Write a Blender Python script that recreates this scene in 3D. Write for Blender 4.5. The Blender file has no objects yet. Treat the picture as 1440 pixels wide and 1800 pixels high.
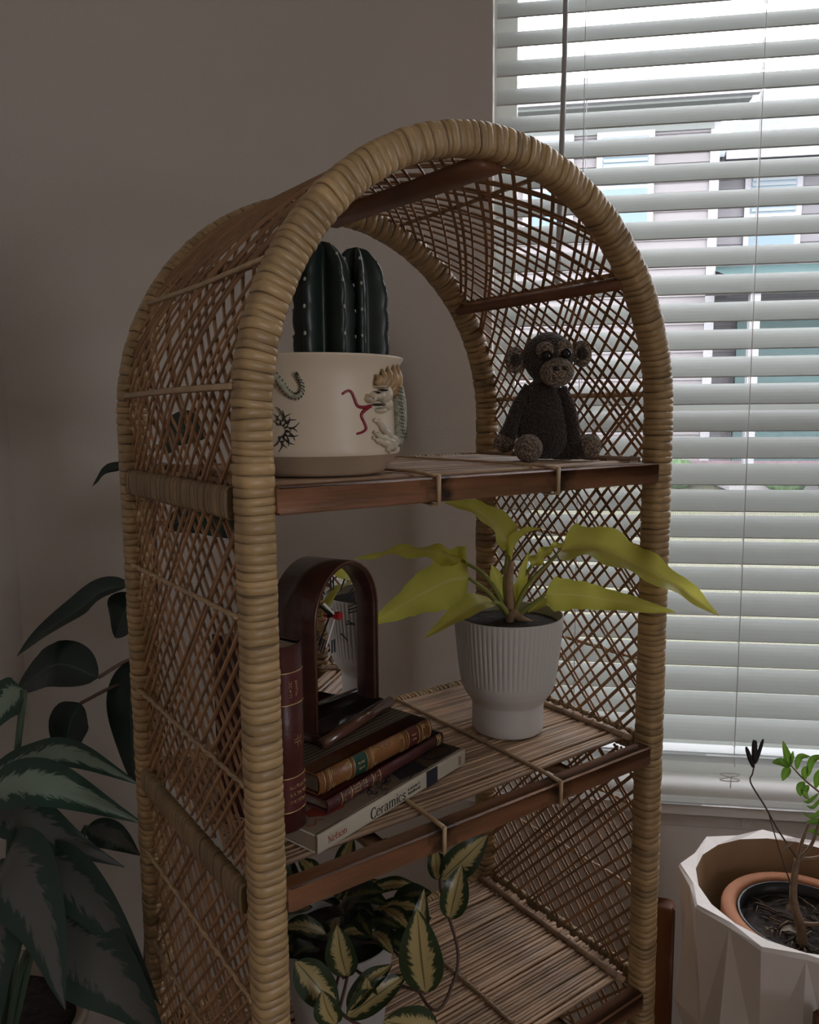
import bpy, math, random
from mathutils import Vector, Matrix, noise
random.seed(7)
sc = bpy.context.scene
COL = sc.collection
V3 = Vector
PI = math.pi

# ------------------------------------------------------------------ camera
CAM_LOC = Vector((0, 0, 1.45))
yaw, pitch, roll = math.radians(-8.3), math.radians(6.885), math.radians(-0.48)
fw = Vector((math.sin(yaw)*math.cos(pitch), math.cos(yaw)*math.cos(pitch), -math.sin(pitch)))
rt = Vector((math.cos(yaw), -math.sin(yaw), 0)); up = rt.cross(fw)
r2 = rt*math.cos(roll)+up*math.sin(roll); u2 = up*math.cos(roll)-rt*math.sin(roll)
cd = bpy.data.cameras.new('camera'); cam = bpy.data.objects.new('camera', cd); COL.objects.link(cam)
m = Matrix((r2, u2, -fw)).transposed().to_4x4(); m.translation = CAM_LOC
cam.matrix_world = m
cd.sensor_fit = 'HORIZONTAL'; cd.sensor_width = 36; cd.lens = 1374/1440*36
cd.clip_start = .02; cd.clip_end = 200
sc.camera = cam

# ------------------------------------------------------------------ sky
w = bpy.data.worlds.new('overcast_sky'); sc.world = w; w.use_nodes = True
nt = w.node_tree; N = nt.nodes; bg = N['Background']
tc = N.new('ShaderNodeTexCoord'); nz = N.new('ShaderNodeTexNoise'); nz.inputs['Scale'].default_value = 5; nz.inputs['Detail'].default_value = 6
rp = N.new('ShaderNodeValToRGB'); rp.color_ramp.elements[0].position = .38; rp.color_ramp.elements[0].color = (.74, .74, .88, 1)
rp.color_ramp.elements[1].position = .62; rp.color_ramp.elements[1].color = (1, 1, 1, 1)
nt.links.new(tc.outputs['Generated'], nz.inputs['Vector']); nt.links.new(nz.outputs['Fac'], rp.inputs['Fac'])
nt.links.new(rp.outputs['Color'], bg.inputs['Color'])
SKY = 11.0
bg.inputs['Strength'].default_value = SKY
# daylight portals in the window opening and the added fill window (sampling guides only)
def portal(name, loc, rot, sx, sy):
    l = bpy.data.lights.new(name, 'AREA'); l.shape = 'RECTANGLE'; l.size = sx; l.size_y = sy
    l.cycles.is_portal = True
    o = bpy.data.objects.new(name, l); COL.objects.link(o); o.location = loc; o.rotation_euler = rot
portal('window_daylight', (.45, 1.46, 1.58), (-PI/2, 0, 0), 1.0, 1.52)
portal('window_daylight.001', (2.74, -1.6, 1.5), (0, PI/2, 0), 1.4, .8)
sc.view_settings.view_transform = 'Standard'; sc.view_settings.look = 'None'
sc.view_settings.gamma = 1; sc.view_settings.use_curve_mapping = False
sc.view_settings.exposure = .4
try:
    sc.cycles.use_denoising = True
    sc.cycles.use_adaptive_sampling = True; sc.cycles.adaptive_threshold = .06; sc.cycles.adaptive_min_samples = 16
    sc.cycles.max_bounces = 8; sc.cycles.diffuse_bounces = 5; sc.cycles.glossy_bounces = 3; sc.cycles.transmission_bounces = 4
    sc.cycles.transparent_max_bounces = 10; sc.cycles.sample_clamp_indirect = 6
    sc.cycles.caustics_reflective = False; sc.cycles.caustics_refractive = False
except Exception:
    pass

# ------------------------------------------------------------------ helpers
def mat(name, col, rough=.6, var=0., vs=30., bump=0., bs=80., spec=.4, metal=0., stretch=None, tone=False, rnd=0.,
        trans=0., tcol=None, col2=None, wave=None, hue=None, coat=0.):
    """procedural principled material; var: noise colour variation, rnd: per-object variation, tone: mesh attribute"""
    mt = bpy.data.materials.new(name); mt.use_nodes = True
    t = mt.node_tree; n = t.nodes; L = t.links; b = n['Principled BSDF']; out = n['Material Output']
    b.inputs['Roughness'].default_value = rough; b.inputs['Metallic'].default_value = metal
    b.inputs['Specular IOR Level'].default_value = spec; b.inputs['Coat Weight'].default_value = coat
    tcn = n.new('ShaderNodeTexCoord'); mp = n.new('ShaderNodeMapping'); L.new(tcn.outputs['Object'], mp.inputs['Vector'])
    if stretch: mp.inputs['Scale'].default_value = stretch
    c4 = (*col, 1)
    cur = None
    if var or col2:
        nzz = n.new('ShaderNodeTexNoise'); nzz.inputs['Scale'].default_value = vs; nzz.inputs['Detail'].default_value = 4
        L.new(mp.outputs['Vector'], nzz.inputs['Vector'])
        rr = n.new('ShaderNodeValToRGB'); e = rr.color_ramp.elements
        e[0].position = .3; e[1].position = .72
        a = col2 if col2 else tuple(c*(1-var) for c in col)
        e[0].color = (*a, 1); e[1].color = (*[min(1, c*(1+var*.6)) for c in col], 1)
        L.new(nzz.outputs['Fac'], rr.inputs['Fac']); cur = rr.outputs['Color']
    def mul(cur, valsock):
        mx = n.new('ShaderNodeMix'); mx.data_type = 'RGBA'; mx.blend_type = 'MULTIPLY'; mx.inputs[0].default_value = 1
        if cur is None: mx.inputs[6].default_value = c4
        else: L.new(cur, mx.inputs[6])
        L.new(valsock, mx.inputs[7]); return mx.outputs[2]
    if tone:
        at = n.new('ShaderNodeAttribute'); at.attribute_name = 'tone'; cur = mul(cur, at.outputs['Fac'])
    if rnd:
        oi = n.new('ShaderNodeObjectInfo'); mr = n.new('ShaderNodeMapRange')
        mr.inputs[3].default_value = 1-rnd; mr.inputs[4].default_value = 1+rnd*.5
        L.new(oi.outputs['Random'], mr.inputs[0]); cur = mul(cur, mr.outputs[0])
    if cur is None: b.inputs['Base Color'].default_value = c4
    else: L.new(cur, b.inputs['Base Color'])
    if bump:
        bz = n.new('ShaderNodeTexNoise'); bz.inputs['Scale'].default_value = bs; bz.inputs['Detail'].default_value = 5
        L.new(mp.outputs['Vector'], bz.inputs['Vector'])
        bp = n.new('ShaderNodeBump'); bp.inputs['Strength'].default_value = bump; bp.inputs['Distance'].default_value = .002
        L.new(bz.outputs['Fac'], bp.inputs['Height']); L.new(bp.outputs['Normal'], b.inputs['Normal'])
    if trans:
        tr = n.new('ShaderNodeBsdfTranslucent'); ms = n.new('ShaderNodeMixShader'); ms.inputs[0].default_value = trans
        if tcol: tr.inputs['Color'].default_value = (*tcol, 1)
        elif cur is not None: L.new(cur, tr.inputs['Color'])
        else: tr.inputs['Color'].default_value = c4
        L.new(b.outputs[0], ms.inputs[1]); L.new(tr.outputs[0], ms.inputs[2]); L.new(ms.outputs[0], out.inputs[0])
    return mt

def glass_mat(name, refl=1.0, tint=(1, 1, 1)):
    mt = bpy.data.materials.new(name); mt.use_nodes = True
    t = mt.node_tree; n = t.nodes; L = t.links; n.remove(n['Principled BSDF']); out = n['Material Output']
    tr = n.new('ShaderNodeBsdfTransparent'); tr.inputs[0].default_value = (*tint, 1)
    gl = n.new('ShaderNodeBsdfGlossy'); gl.inputs['Roughness'].default_value = .01
    fr = n.new('ShaderNodeFresnel'); fr.inputs[0].default_value = 1.5
    mm = n.new('ShaderNodeMath'); mm.operation = 'MULTIPLY'; mm.inputs[1].default_value = refl; mm.use_clamp = True
    ms = n.new('ShaderNodeMixShader'); L.new(fr.outputs[0], mm.inputs[0]); L.new(mm.outputs[0], ms.inputs[0])
    L.new(tr.outputs[0], ms.inputs[1]); L.new(gl.outputs[0], ms.inputs[2]); L.new(ms.outputs[0], out.inputs[0])
    return mt

def leaf_mat(name, edge, centre, lo=.35, hi=.6, nscale=9, trans=.35, rough=.45, vein=None, feather=.35, diag=True, spec=.4):
    """leaf colour by its own uv: v across the blade; centre colour fades with a ragged border to the edge colour"""
    mt = bpy.data.materials.new(name); mt.use_nodes = True
    t = mt.node_tree; n = t.nodes; L = t.links; b = n['Principled BSDF']; out = n['Material Output']
    b.inputs['Roughness'].default_value = rough; b.inputs['Specular IOR Level'].default_value = spec
    uv = n.new('ShaderNodeUVMap'); sp = n.new('ShaderNodeSeparateXYZ'); L.new(uv.outputs[0], sp.inputs[0])
    def math_(op, a, bb):
        q = n.new('ShaderNodeMath'); q.operation = op
        for i, x in enumerate((a, bb)):
            if x is None: continue
            if isinstance(x, (int, float)): q.inputs[i].default_value = x
            else: L.new(x, q.inputs[i])
        return q.outputs[0]
    v = math_('MULTIPLY_ADD', sp.outputs[1], 2.0); v.node.inputs[2].default_value = -1.0
    av = math_('ABSOLUTE', v, None)
    # noise stretched along side veins
    cb = n.new('ShaderNodeCombineXYZ')
    sk = math_('SUBTRACT', sp.outputs[0], math_('MULTIPLY', av, .22)) if diag else sp.outputs[0]
    L.new(math_('MULTIPLY', sk, 4.5), cb.inputs[0]); L.new(math_('MULTIPLY', v, .55), cb.inputs[1])
    oi = n.new('ShaderNodeObjectInfo'); L.new(math_('MULTIPLY', oi.outputs['Random'], 40.), cb.inputs[2])
    nz = n.new('ShaderNodeTexNoise'); nz.inputs['Scale'].default_value = nscale; nz.inputs['Detail'].default_value = 3
    L.new(cb.outputs[0], nz.inputs['Vector'])
    s = math_('ADD', av, math_('MULTIPLY', math_('SUBTRACT', nz.outputs['Fac'], .5), feather*2))
    mr = n.new('ShaderNodeMapRange'); mr.inputs[1].default_value = lo; mr.inputs[2].default_value = hi; L.new(s, mr.inputs[0])
    mx = n.new('ShaderNodeMix'); mx.data_type = 'RGBA'; L.new(mr.outputs[0], mx.inputs[0])
    mx.inputs[6].default_value = (*centre, 1); mx.inputs[7].default_value = (*edge, 1)
    cur = mx.outputs[2]
    if vein:
        m2 = n.new('ShaderNodeMix'); m2.data_type = 'RGBA'
        mv = n.new('ShaderNodeMapRange'); mv.inputs[1].default_value = .03; mv.inputs[2].default_value = .06; L.new(av, mv.inputs[0])
        L.new(mv.outputs[0], m2.inputs[0]); m2.inputs[6].default_value = (*vein, 1); L.new(cur, m2.inputs[7]); cur = m2.outputs[2]
    L.new(cur, b.inputs['Base Color'])
    tr = n.new('ShaderNodeBsdfTranslucent'); ms = n.new('ShaderNodeMixShader'); ms.inputs[0].default_value = trans
    L.new(cur, tr.inputs[0]); L.new(b.outputs[0], ms.inputs[1]); L.new(tr.outputs[0], ms.inputs[2]); L.new(ms.outputs[0], out.inputs[0])
    return mt

def link(o, parent=None):
    COL.objects.link(o)
    if parent: o.parent = parent
    return o
def tag(o, label=None, cat=None, group=None, kind=None):
    if label: o['label'] = label
    if cat: o['category'] = cat
    if group: o['group'] = group
    if kind: o['kind'] = kind
    return o
def empty(name, mw, parent=None):
    o = bpy.data.objects.new(name, None); o.empty_display_size = .02; link(o, parent)
    o.matrix_world = mw if isinstance(mw, Matrix) else Matrix.Translation(mw)
    return o
ORG = [Vector((0, 0, 0))]          # local origin of the thing being built
class MB:
    def __init__(s): s.V = []; s.F = []; s.T = []; s.U = []; s.mi = []; s.cur = 0
    def add(s, vs, fs, tone=1., uv=None):
        k = len(s.V); s.V += [Vector(v) for v in vs]; s.F += [tuple(i+k for i in f) for f in fs]
        s.T += [tone]*len(vs) if not isinstance(tone, list) else tone
        s.U += uv if uv else [(0, 0)]*len(vs); s.mi += [s.cur]*len(fs); return s
    def box(s, c, size, rot=None, tone=1., bev=0.):
        x, y, z = [d/2 for d in size]
        if bev:
            b = bev; vs = []
            for sx in (-1, 1):
                for sy in (-1, 1):
                    for sz in (-1, 1):
                        vs += [(sx*x, sy*(y-b), sz*(z-b)), (sx*(x-b), sy*y, sz*(z-b)), (sx*(x-b), sy*(y-b), sz*z)]
            I = lambda a, b_, c_, k: ((a > 0)*4+(b_ > 0)*2+(c_ > 0))*3+k
            fs = []
            q = (-1, 1)
            for a in q:
                f = [I(a, -1, -1, 0), I(a, 1, -1, 0), I(a, 1, 1, 0), I(a, -1, 1, 0)]; fs.append(f if a > 0 else f[::-1])
                f = [I(-1, a, -1, 1), I(-1, a, 1, 1), I(1, a, 1, 1), I(1, a, -1, 1)]; fs.append(f if a > 0 else f[::-1])
                f = [I(-1, -1, a, 2), I(1, -1, a, 2), I(1, 1, a, 2), I(-1, 1, a, 2)]; fs.append(f if a > 0 else f[::-1])
                for b_ in q:
                    fs.append([I(a, b_, -1, 0), I(a, b_, -1, 1), I(a, b_, 1, 1), I(a, b_, 1, 0)])
                    fs.append([I(a, -1, b_, 0), I(a, -1, b_, 2), I(a, 1, b_, 2), I(a, 1, b_, 0)])
                    fs.append([I(-1, a, b_, 1), I(-1, a, b_, 2), I(1, a, b_, 2), I(1, a, b_, 1)])
                    for c_ in q: fs.append([I(a, b_, c_, 0), I(a, b_, c_, 1), I(a, b_, c_, 2)])
        else:
            vs = [(i*x, j*y, k*z) for i in (-1, 1) for j in (-1, 1) for k in (-1, 1)]
            fs = [(0, 1, 3, 2), (4, 6, 7, 5), (0, 4, 5, 1), (2, 3, 7, 6), (0, 2, 6, 4), (1, 5, 7, 3)]
        c = Vector(c); vs = [Vector(v) for v in vs]
        if rot is not None: vs = [rot @ v for v in vs]
        return s.add([c+v for v in vs], fs, tone)
    def tube(s, pts, r, sides=8, cap=True, tone=1., flat=1., nrm=None):
        pts = [Vector(p) for p in pts]; n = len(pts)
        rs = r if isinstance(r, (list, tuple)) else [r]*n
        vs = []; fs = []; prev = None; uv = []
        for i in range(n):
            t = (pts[min(i+1, n-1)]-pts[max(i-1, 0)])
            t = t.normalized() if t.length > 1e-9 else Vector((0, 0, 1))
            if nrm is not None: a = Vector(nrm); a = (a-t*a.dot(t)).normalized()
            elif prev is None:
                a = Vector((0, 0, 1)) if abs(t.z) < .9 else Vector((1, 0, 0)); a = (a-t*a.dot(t)).normalized()
            else: a = (prev-t*prev.dot(t)).normalized()
            prev = a; b = t.cross(a)
            for k in range(sides):
                th = 2*PI*k/sides
                vs.append(pts[i]+(a*math.cos(th)*flat+b*math.sin(th))*rs[i]); uv.append((i/(n-1), k/sides))
        for i in range(n-1):
            for k in range(sides):
                k2 = (k+1) % sides; fs.append((i*sides+k, i*sides+k2, (i+1)*sides+k2, (i+1)*sides+k))
        if cap: fs += [tuple(range(sides))[::-1], tuple((n-1)*sides+k for k in range(sides))]
        return s.add(vs, fs, tone, uv)
    def ribbon(s, pts, nrms, wd, th, tone=1.):
        """flat strip with four corners per station"""
        n = len(pts); vs = []; fs = []
        for i in range(n):
            p = Vector(pts[i]); t = (Vector(pts[min(i+1, n-1)])-Vector(pts[max(i-1, 0)])).normalized()
            nn = Vector(nrms[i]); nn = (nn-t*nn.dot(t)).normalized(); sd = t.cross(nn)
            vs += [p+sd*wd/2-nn*th/2, p+sd*wd/2*.6+nn*th/2, p-sd*wd/2*.6+nn*th/2, p-sd*wd/2-nn*th/2]
        for i in range(n-1):
            for k in range(4): fs.append((i*4+k, i*4+(k+1) % 4, i*4+4+(k+1) % 4, i*4+4+k))
        fs += [(3, 2, 1, 0), ((n-1)*4, (n-1)*4+1, (n-1)*4+2, (n-1)*4+3)]
        return s.add(vs, fs, tone)
    def lathe(s, prof, n=48, c=(0, 0, 0), rf=None, cap0=True, cap1=False, tone=1.):
        c = Vector(c); vs = []; fs = []; uv = []
        for i, (r, z) in enumerate(prof):
            for k in range(n):
                th = 2*PI*k/n; q = rf(th, i, r, z) if rf else r
                vs.append(c+Vector((q*math.cos(th), q*math.sin(th), z))); uv.append((k/n, i/len(prof)))
        for i in range(len(prof)-1):
            for k in range(n):
                k2 = (k+1) % n; fs.append((i*n+k, i*n+k2, (i+1)*n+k2, (i+1)*n+k))
        if cap0: fs.append(tuple(range(n))[::-1])
        if cap1: fs.append(tuple((len(prof)-1)*n+k for k in range(n)))
        return s.add(vs, fs, tone, uv)
    def ball(s, c, rad, rot=None, nu=20, nv=12, tone=1., disp=None):
        c = Vector(c); a, b, d = (rad, rad, rad) if isinstance(rad, (int, float)) else rad
        vs = [Vector((0, 0, -d))]; fs = []
        for i in range(1, nv):
            ph = -PI/2+PI*i/nv
            for k in range(nu):
                th = 2*PI*k/nu; vs.append(Vector((a*math.cos(ph)*math.cos(th), b*math.cos(ph)*math.sin(th), d*math.sin(ph))))
        vs.append(Vector((0, 0, d)))
        for k in range(nu): fs.append((0, 1+(k+1) % nu, 1+k))
        for i in range(nv-2):
            for k in range(nu): fs.append((1+i*nu+k, 1+i*nu+(k+1) % nu, 1+(i+1)*nu+(k+1) % nu, 1+(i+1)*nu+k))
        e = len(vs)-1; o = 1+(nv-2)*nu
        for k in range(nu): fs.append((o+k, o+(k+1) % nu, e))
        if disp: vs = [v*(1+disp(v)) for v in vs]
        if rot is not None: vs = [rot @ v for v in vs]
        return s.add([c+v for v in vs], fs, tone)
    def poly(s, pts, nrm, th, tone=1.):
        """flat outline given thickness along nrm"""
        pts = [Vector(p) for p in pts]; nn = Vector(nrm).normalized()*th; k = len(pts)
        fs = [tuple(range(k))[::-1], tuple(range(k, 2*k))]+[(i, (i+1) % k, k+(i+1) % k, k+i) for i in range(k)]
        return s.add(pts+[p+nn for p in pts], fs, tone)
    def mesh(s, name, mats, smooth=True, org=None):
        me = bpy.data.meshes.new(name); o = ORG[0] if org is None else org
        me.from_pydata([tuple(v-o) for v in s.V], [], s.F)
        for mm in (mats if isinstance(mats, (list, tuple)) else [mats]): me.materials.append(mm)
        if any(s.mi): me.polygons.foreach_set('material_index', s.mi)
        if smooth: me.polygons.foreach_set('use_smooth', [True]*len(me.polygons))
        if any(abs(t-1) > 1e-6 for t in s.T):
            a = me.attributes.new('tone', 'FLOAT', 'POINT'); a.data.foreach_set('value', s.T)
        if any(u != (0, 0) for u in s.U):
            ul = me.uv_layers.new(name='UVMap'); li = [0]*len(me.loops); me.loops.foreach_get('vertex_index', li)
            ul.data.foreach_set('uv', [c for i in li for c in s.U[i]])
        me.update(); return me
    def build(s, name, mats, parent=None, smooth=True, org=None):
        o = bpy.data.objects.new(name, s.mesh(name, mats, smooth, org)); return link(o, parent)

def smooth_path(pts, n=10):
    """Catmull-Rom through points"""
    P = [Vector(p) for p in pts]; P = [P[0]*2-P[1]]+P+[P[-1]*2-P[-2]]; out = []
    for i in range(1, len(P)-2):
        for k in range(n):
            t = k/n; a, b, c, d = P[i-1], P[i], P[i+1], P[i+2]
            out.append(.5*((2*b)+(c-a)*t+(2*a-5*b+4*c-d)*t*t+(3*b-a-3*c+d)*t**3))
    out.append(P[-2]); return out

def leaf_mb(pts, width, nrm, kind='lance', fold=.25, wave=0., wf=5, serr=0., nx=22, ny=6, droop=0., asym=1.):
    mid = smooth_path(pts, 8); L = len(mid)-1; mb = MB(); vs = []; uv = []; fs = []
    nrm = Vector(nrm)
    for i in range(nx+1):
        t = i/nx; x = t*L; k = min(int(x), L-1); p = mid[k].lerp(mid[k+1], x-k)
        tg = (mid[min(k+1, L)]-mid[max(k-1, 0)]).normalized()
        sd = tg.cross(nrm).normalized(); n2 = sd.cross(tg)
        if kind == 'lance': wp = (math.sin(PI*min(1, t**.72))**.9)*(1-.25*t)*1.1
        elif kind == 'ovate': wp = math.sin(PI*t**.85)**.75*(1-.12*t)
        elif kind == 'phil': wp = (min(1, t/.09)**.6)*((1-t)**.72)*1.08*(1+.0*t)
        elif kind == 'strap': wp = min(1, t/.2)**.7*min(1, (1-t)/.45)**.8
        else: wp = math.sin(PI*t)
        wp = max(wp, .012)
        if serr: wp *= 1+serr*(((t*8) % 1)-.5)
        for j in range(ny+1):
            v = -1+2*j/ny; ww = width/2*wp*(asym if v > 0 else 1)
            q = p+sd*(v*ww)+n2*(fold*abs(v)*ww+wave*abs(v)**1.5*math.sin(t*wf*2*PI+(1.3 if v > 0 else 0))*min(1, wp*2)-droop*v*v*ww)
            vs.append(q); uv.append((t, .5+v/2))
    for i in range(nx):
        for j in range(ny): a = i*(ny+1)+j; fs.append((a, a+1, a+ny+2, a+ny+1))
    mb.add(vs, fs, 1., uv); return mb

# ------------------------------------------------------------------ materials
M = {}
M['wall'] = mat('painted_wall', (.60, .55, .495), .75, var=.03, vs=3, bump=.25, bs=260)
M['wall_white'] = mat('white_paint', (.82, .80, .77), .7)
M['ceil'] = mat('ceiling_paint', (.85, .84, .81), .8)
M['floor'] = mat('oak_floor', (.30, .20, .13), .5, var=.3, vs=6, stretch=(1, 8, 1))
M['trim'] = mat('white_trim', (.80, .78, .74), .45, bump=.05, bs=60)
M['vinyl'] = mat('window_vinyl', (.80, .82, .78), .5)
M['slat'] = mat('blind_slat', (.66, .675, .66), .42, trans=.43, tcol=(.66, .685, .66))
M['cord'] = mat('white_cord', (.8, .8, .8), .7)
M['wand'] = mat('wand_plastic', (.42, .41, .40), .35)
M['glass'] = glass_mat('window_glass', .6)
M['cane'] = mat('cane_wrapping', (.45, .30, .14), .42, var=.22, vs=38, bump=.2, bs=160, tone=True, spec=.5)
M['cane_strip'] = mat('cane_strip', (.50, .35, .20), .45, var=.2, vs=60, rnd=.25, spec=.5)
M['strand'] = mat('lattice_strand', (.37, .205, .10), .5, var=.22, vs=50, rnd=.3, spec=.4)
M['splint'] = mat('shelf_splint', (.56, .38, .245), .40, var=.35, vs=14, stretch=(1, 10, 10), rnd=.38, bump=.25, bs=50, spec=.4)
M['wood'] = mat('stained_rail', (.27, .125, .06), .45, var=.5, vs=7, stretch=(1, 7, 7), bump=.3, bs=40, spec=.5)
_t = M['wood'].node_tree; _n = _t.nodes; _p = _n['Principled BSDF']; _src = _p.inputs['Base Color'].links[0].from_socket
_c = _n.new('ShaderNodeTexCoord'); _s = _n.new('ShaderNodeSeparateXYZ'); _t.links.new(_c.outputs['Object'], _s.inputs[0]); _z = _n.new('ShaderNodeTexNoise'); _z.inputs['Scale'].default_value = 70; _t.links.new(_c.outputs['Object'], _z.inputs['Vector'])
for _x in (.174, .329):
    _a = _n.new('ShaderNodeMath'); _a.operation = 'SUBTRACT'; _a.inputs[1].default_value = _x; _t.links.new(_s.outputs[0], _a.inputs[0])
    _b = _n.new('ShaderNodeMath'); _b.operation = 'ABSOLUTE'; _t.links.new(_a.outputs[0], _b.inputs[0])
    _d = _n.new('ShaderNodeMath'); _d.operation = 'MULTIPLY_ADD'; _d.inputs[1].default_value = -.05; _t.links.new(_z.outputs['Fac'], _d.inputs[0]); _t.links.new(_b.outputs[0], _d.inputs[2])
    _m = _n.new('ShaderNodeMapRange'); _m.inputs[1].default_value = -.026; _m.inputs[2].default_value = -.004; _m.inputs[3].default_value = .12; _t.links.new(_d.outputs[0], _m.inputs[0])
    _k = _n.new('ShaderNodeMix'); _k.data_type = 'RGBA'; _k.blend_type = 'MULTIPLY'; _k.inputs[0].default_value = 1; _t.links.new(_src, _k.inputs[6]); _t.links.new(_m.outputs[0], _k.inputs[7]); _src = _k.outputs[2]
_t.links.new(_src, _p.inputs['Base Color'])
M['woodbar'] = mat('stained_bar', (.20, .085, .04), .45, var=.35, vs=12, bump=.15, bs=60)
M['lath'] = mat('split_lath', (.36, .23, .14), .5, var=.4, vs=30)

# ------------------------------------------------------------------ room
XL, XR, YF, YB, ZC = -.913, 2.6, -3.0, 1.29, 2.6
WX0, WX1, WZ0, WZ1 = -.052, .96, .80, 2.36
def struct(o): o['kind'] = 'structure'; return o
b = MB(); T = .16
def wbox(b, x0, x1, y0, y1, z0, z1): b.box(((x0+x1)/2, (y0+y1)/2, (z0+z1)/2), (x1-x0, y1-y0, z1-z0))
wbox(b, XL-.1, WX0, YB, YB+T, 0, ZC); wbox(b, WX1, XR+.1, YB, YB+T, 0, ZC)
wbox(b, WX0, WX1, YB, YB+T, 0, WZ0); wbox(b, WX0, WX1, YB, YB+T, WZ1, ZC)
struct(b.build('wall_back', M['wall'], smooth=False))
b = MB(); wbox(b, XL-.1, XL, YF, YB, 0, ZC); struct(b.build('wall_left', M['wall'], smooth=False))
b = MB(); wbox(b, XL, XR, YF-.1, YF, 0, ZC); struct(b.build('wall_front', M['wall'], smooth=False))
b = MB()
wbox(b, XR, XR+.12, YF, -2.0, 0, ZC); wbox(b, XR, XR+.12, -1.2, YB, 0, ZC)
wbox(b, XR, XR+.12, -2.0, -1.2, 2.2, ZC); wbox(b, XR, XR+.12, -2.0, -1.2, 0, .8)
struct(b.build('wall_right', M['wall'], smooth=False))
b = MB(); wbox(b, XL-.1, XR+.12, YF-.1, YB+T, -.08, 0); struct(b.build('floor', M['floor'], smooth=False))
b = MB(); wbox(b, XL-.1, XR+.12, YF-.1, YB+T, ZC, ZC+.08); struct(b.build('ceiling', M['ceil'], smooth=False))
# sill with rounded nose and apron
b = MB(); wbox(b, WX0, WX1, 1.286, 1.434, .801, .822)
b.box(((WX0+WX1)/2, 1.2745, .8115), (WX1-WX0+.08, .0290, .0212), bev=.003)
o = struct(b.build('trim_1', M['trim'])); o['label'] = 'white window sill board with a rounded nose'
b = MB(); b.box(((WX0+WX1)/2, 1.283, .786), (WX1-WX0+.05, .013, .028), bev=.003)
struct(b.build('trim_2', M['wall']))
# baseboard
b = MB(); b.box(((XL+XR)/2, 1.283, .05), (XR-XL, .014, .10), bev=.004); struct(b.build('baseboard_back', M['trim']))
# window
win = empty('window_1', Vector((.45, 1.40, .82))); tag(win, 'white vinyl double-hung window behind the slatted blind', None, None, 'structure')
ORG[0] = Vector((.45, 1.40, .82))
b = MB(); y0, y1 = 1.375, 1.445
wbox(b, WX0, -.015, y0, y1, .822, WZ1); wbox(b, .93, WX1, y0, y1, .822, WZ1)
wbox(b, -.015, .93, y0, y1, WZ1-.04, WZ1); wbox(b, -.015, .93, y0, y1, .822, .868)
b.build('window_frame', M['vinyl'], win, smooth=False)
b = MB()
wbox(b, -.015, .93, 1.395, 1.425, 1.455, 1.492); wbox(b, -.015, .012, 1.39, 1.42, .868, 1.455); wbox(b, .905, .93, 1.39, 1.42, .868, 1.455)
wbox(b, .012, .905, 1.39, 1.42, .868, .90); b.build('lower_sash', M['vinyl'], win, smooth=False)
b = MB(); wbox(b, -.015, .93, 1.41, 1.414, 1.492, WZ1-.04); b.build('upper_pane', M['glass'], win, smooth=False)
b = MB(); wbox(b, .012, .905, 1.403, 1.407, .90, 1.455); b.build('lower_pane', M['glass'], win, smooth=False)
# insect screen: real woven wires
b = MB()
M['screen'] = mat('screen_wire', (.30, .31, .31), .6)
x = 0.
while x < .92: b.box((x, 1.434, 1.165), (.00025, .00025, .58)); x += .0035
z = .875
while z < 1.455: b.box((.46, 1.434, z), (.92, .00025, .00025)); z += .0035
sco = b.build('insect_screen', M['screen'], win, smooth=False); sco['kind'] = 'stuff'
# unseen window added in the right wall to fill the room with daylight
fill_win = empty('fill_window', Vector((XR+.06, -1.6, .8))); tag(fill_win, 'white framed window added out of view in the right wall for fill light', None, None, 'structure')
ORG[0] = Vector((XR+.06, -1.6, .8)); b = MB()
for y_ in (-1.98, -1.22): wbox(b, XR+.03, XR+.09, y_-.02, y_+.02, .8, 2.2)
wbox(b, XR+.03, XR+.09, -1.96, -1.24, .8, .85); wbox(b, XR+.03, XR+.09, -1.96, -1.24, 2.15, 2.2)
b.build('window_frame', M['vinyl'], fill_win, smooth=False)
b = MB(); wbox(b, XR+.058, XR+.062, -1.96, -1.24, .85, 2.15); b.build('pane', M['glass'], fill_win, smooth=False)

# ------------------------------------------------------------------ blind
bl = empty('window_blind', Vector((.45, 1.33, .87)))
tag(bl, 'white slatted venetian blind hanging in the window recess', 'blind')
ORG[0] = Vector((0, 0, 0))
SW, PH = .041, math.radians(52); BX0, BX1 = WX0+.005, WX1-.006
b = MB(); vs = []; fs = []; nseg = 6
for i in range(nseg+1):
    t = -.5+i/nseg; cr = .0022*(1-4*t*t)
    for sgn in (1, -1):
        for X in (BX0-.45, BX1-.45):
            yy = t*SW; zz = cr+sgn*.0013
            vs.append((X, yy*math.cos(PH)-zz*math.sin(PH), yy*math.sin(PH)+zz*math.cos(PH)))
for i in range(nseg):
    a = i*4; fs += [(a, a+1, a+5, a+4), (a+2, a+6, a+7, a+3), (a, a+4, a+6, a+2), (a+1, a+3, a+7, a+5)]
fs += [(0, 2, 3, 1), (nseg*4, nseg*4+1, nseg*4+3, nseg*4+2)]
b.add(vs, fs); M['slat_edge_shade'] = mat('blind_slat_edge_shade', (.50, .50, .49), .5); b.mi[-2] = 1; slat_me = b.mesh('slat', [M['slat'], M['slat_edge_shade']], smooth=False)  # room-side edge gets an opaque darker tone, its shade put into colour
yc = 1.315+SW/2*math.cos(PH); z = 1.2951+SW/2*math.sin(PH)-.043*9
k = 0
zlist = []
while z < 2.30:
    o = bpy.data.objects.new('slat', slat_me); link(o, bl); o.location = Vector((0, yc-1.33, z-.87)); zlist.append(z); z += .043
ORG[0] = Vector((.45, 1.33, .87))
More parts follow.
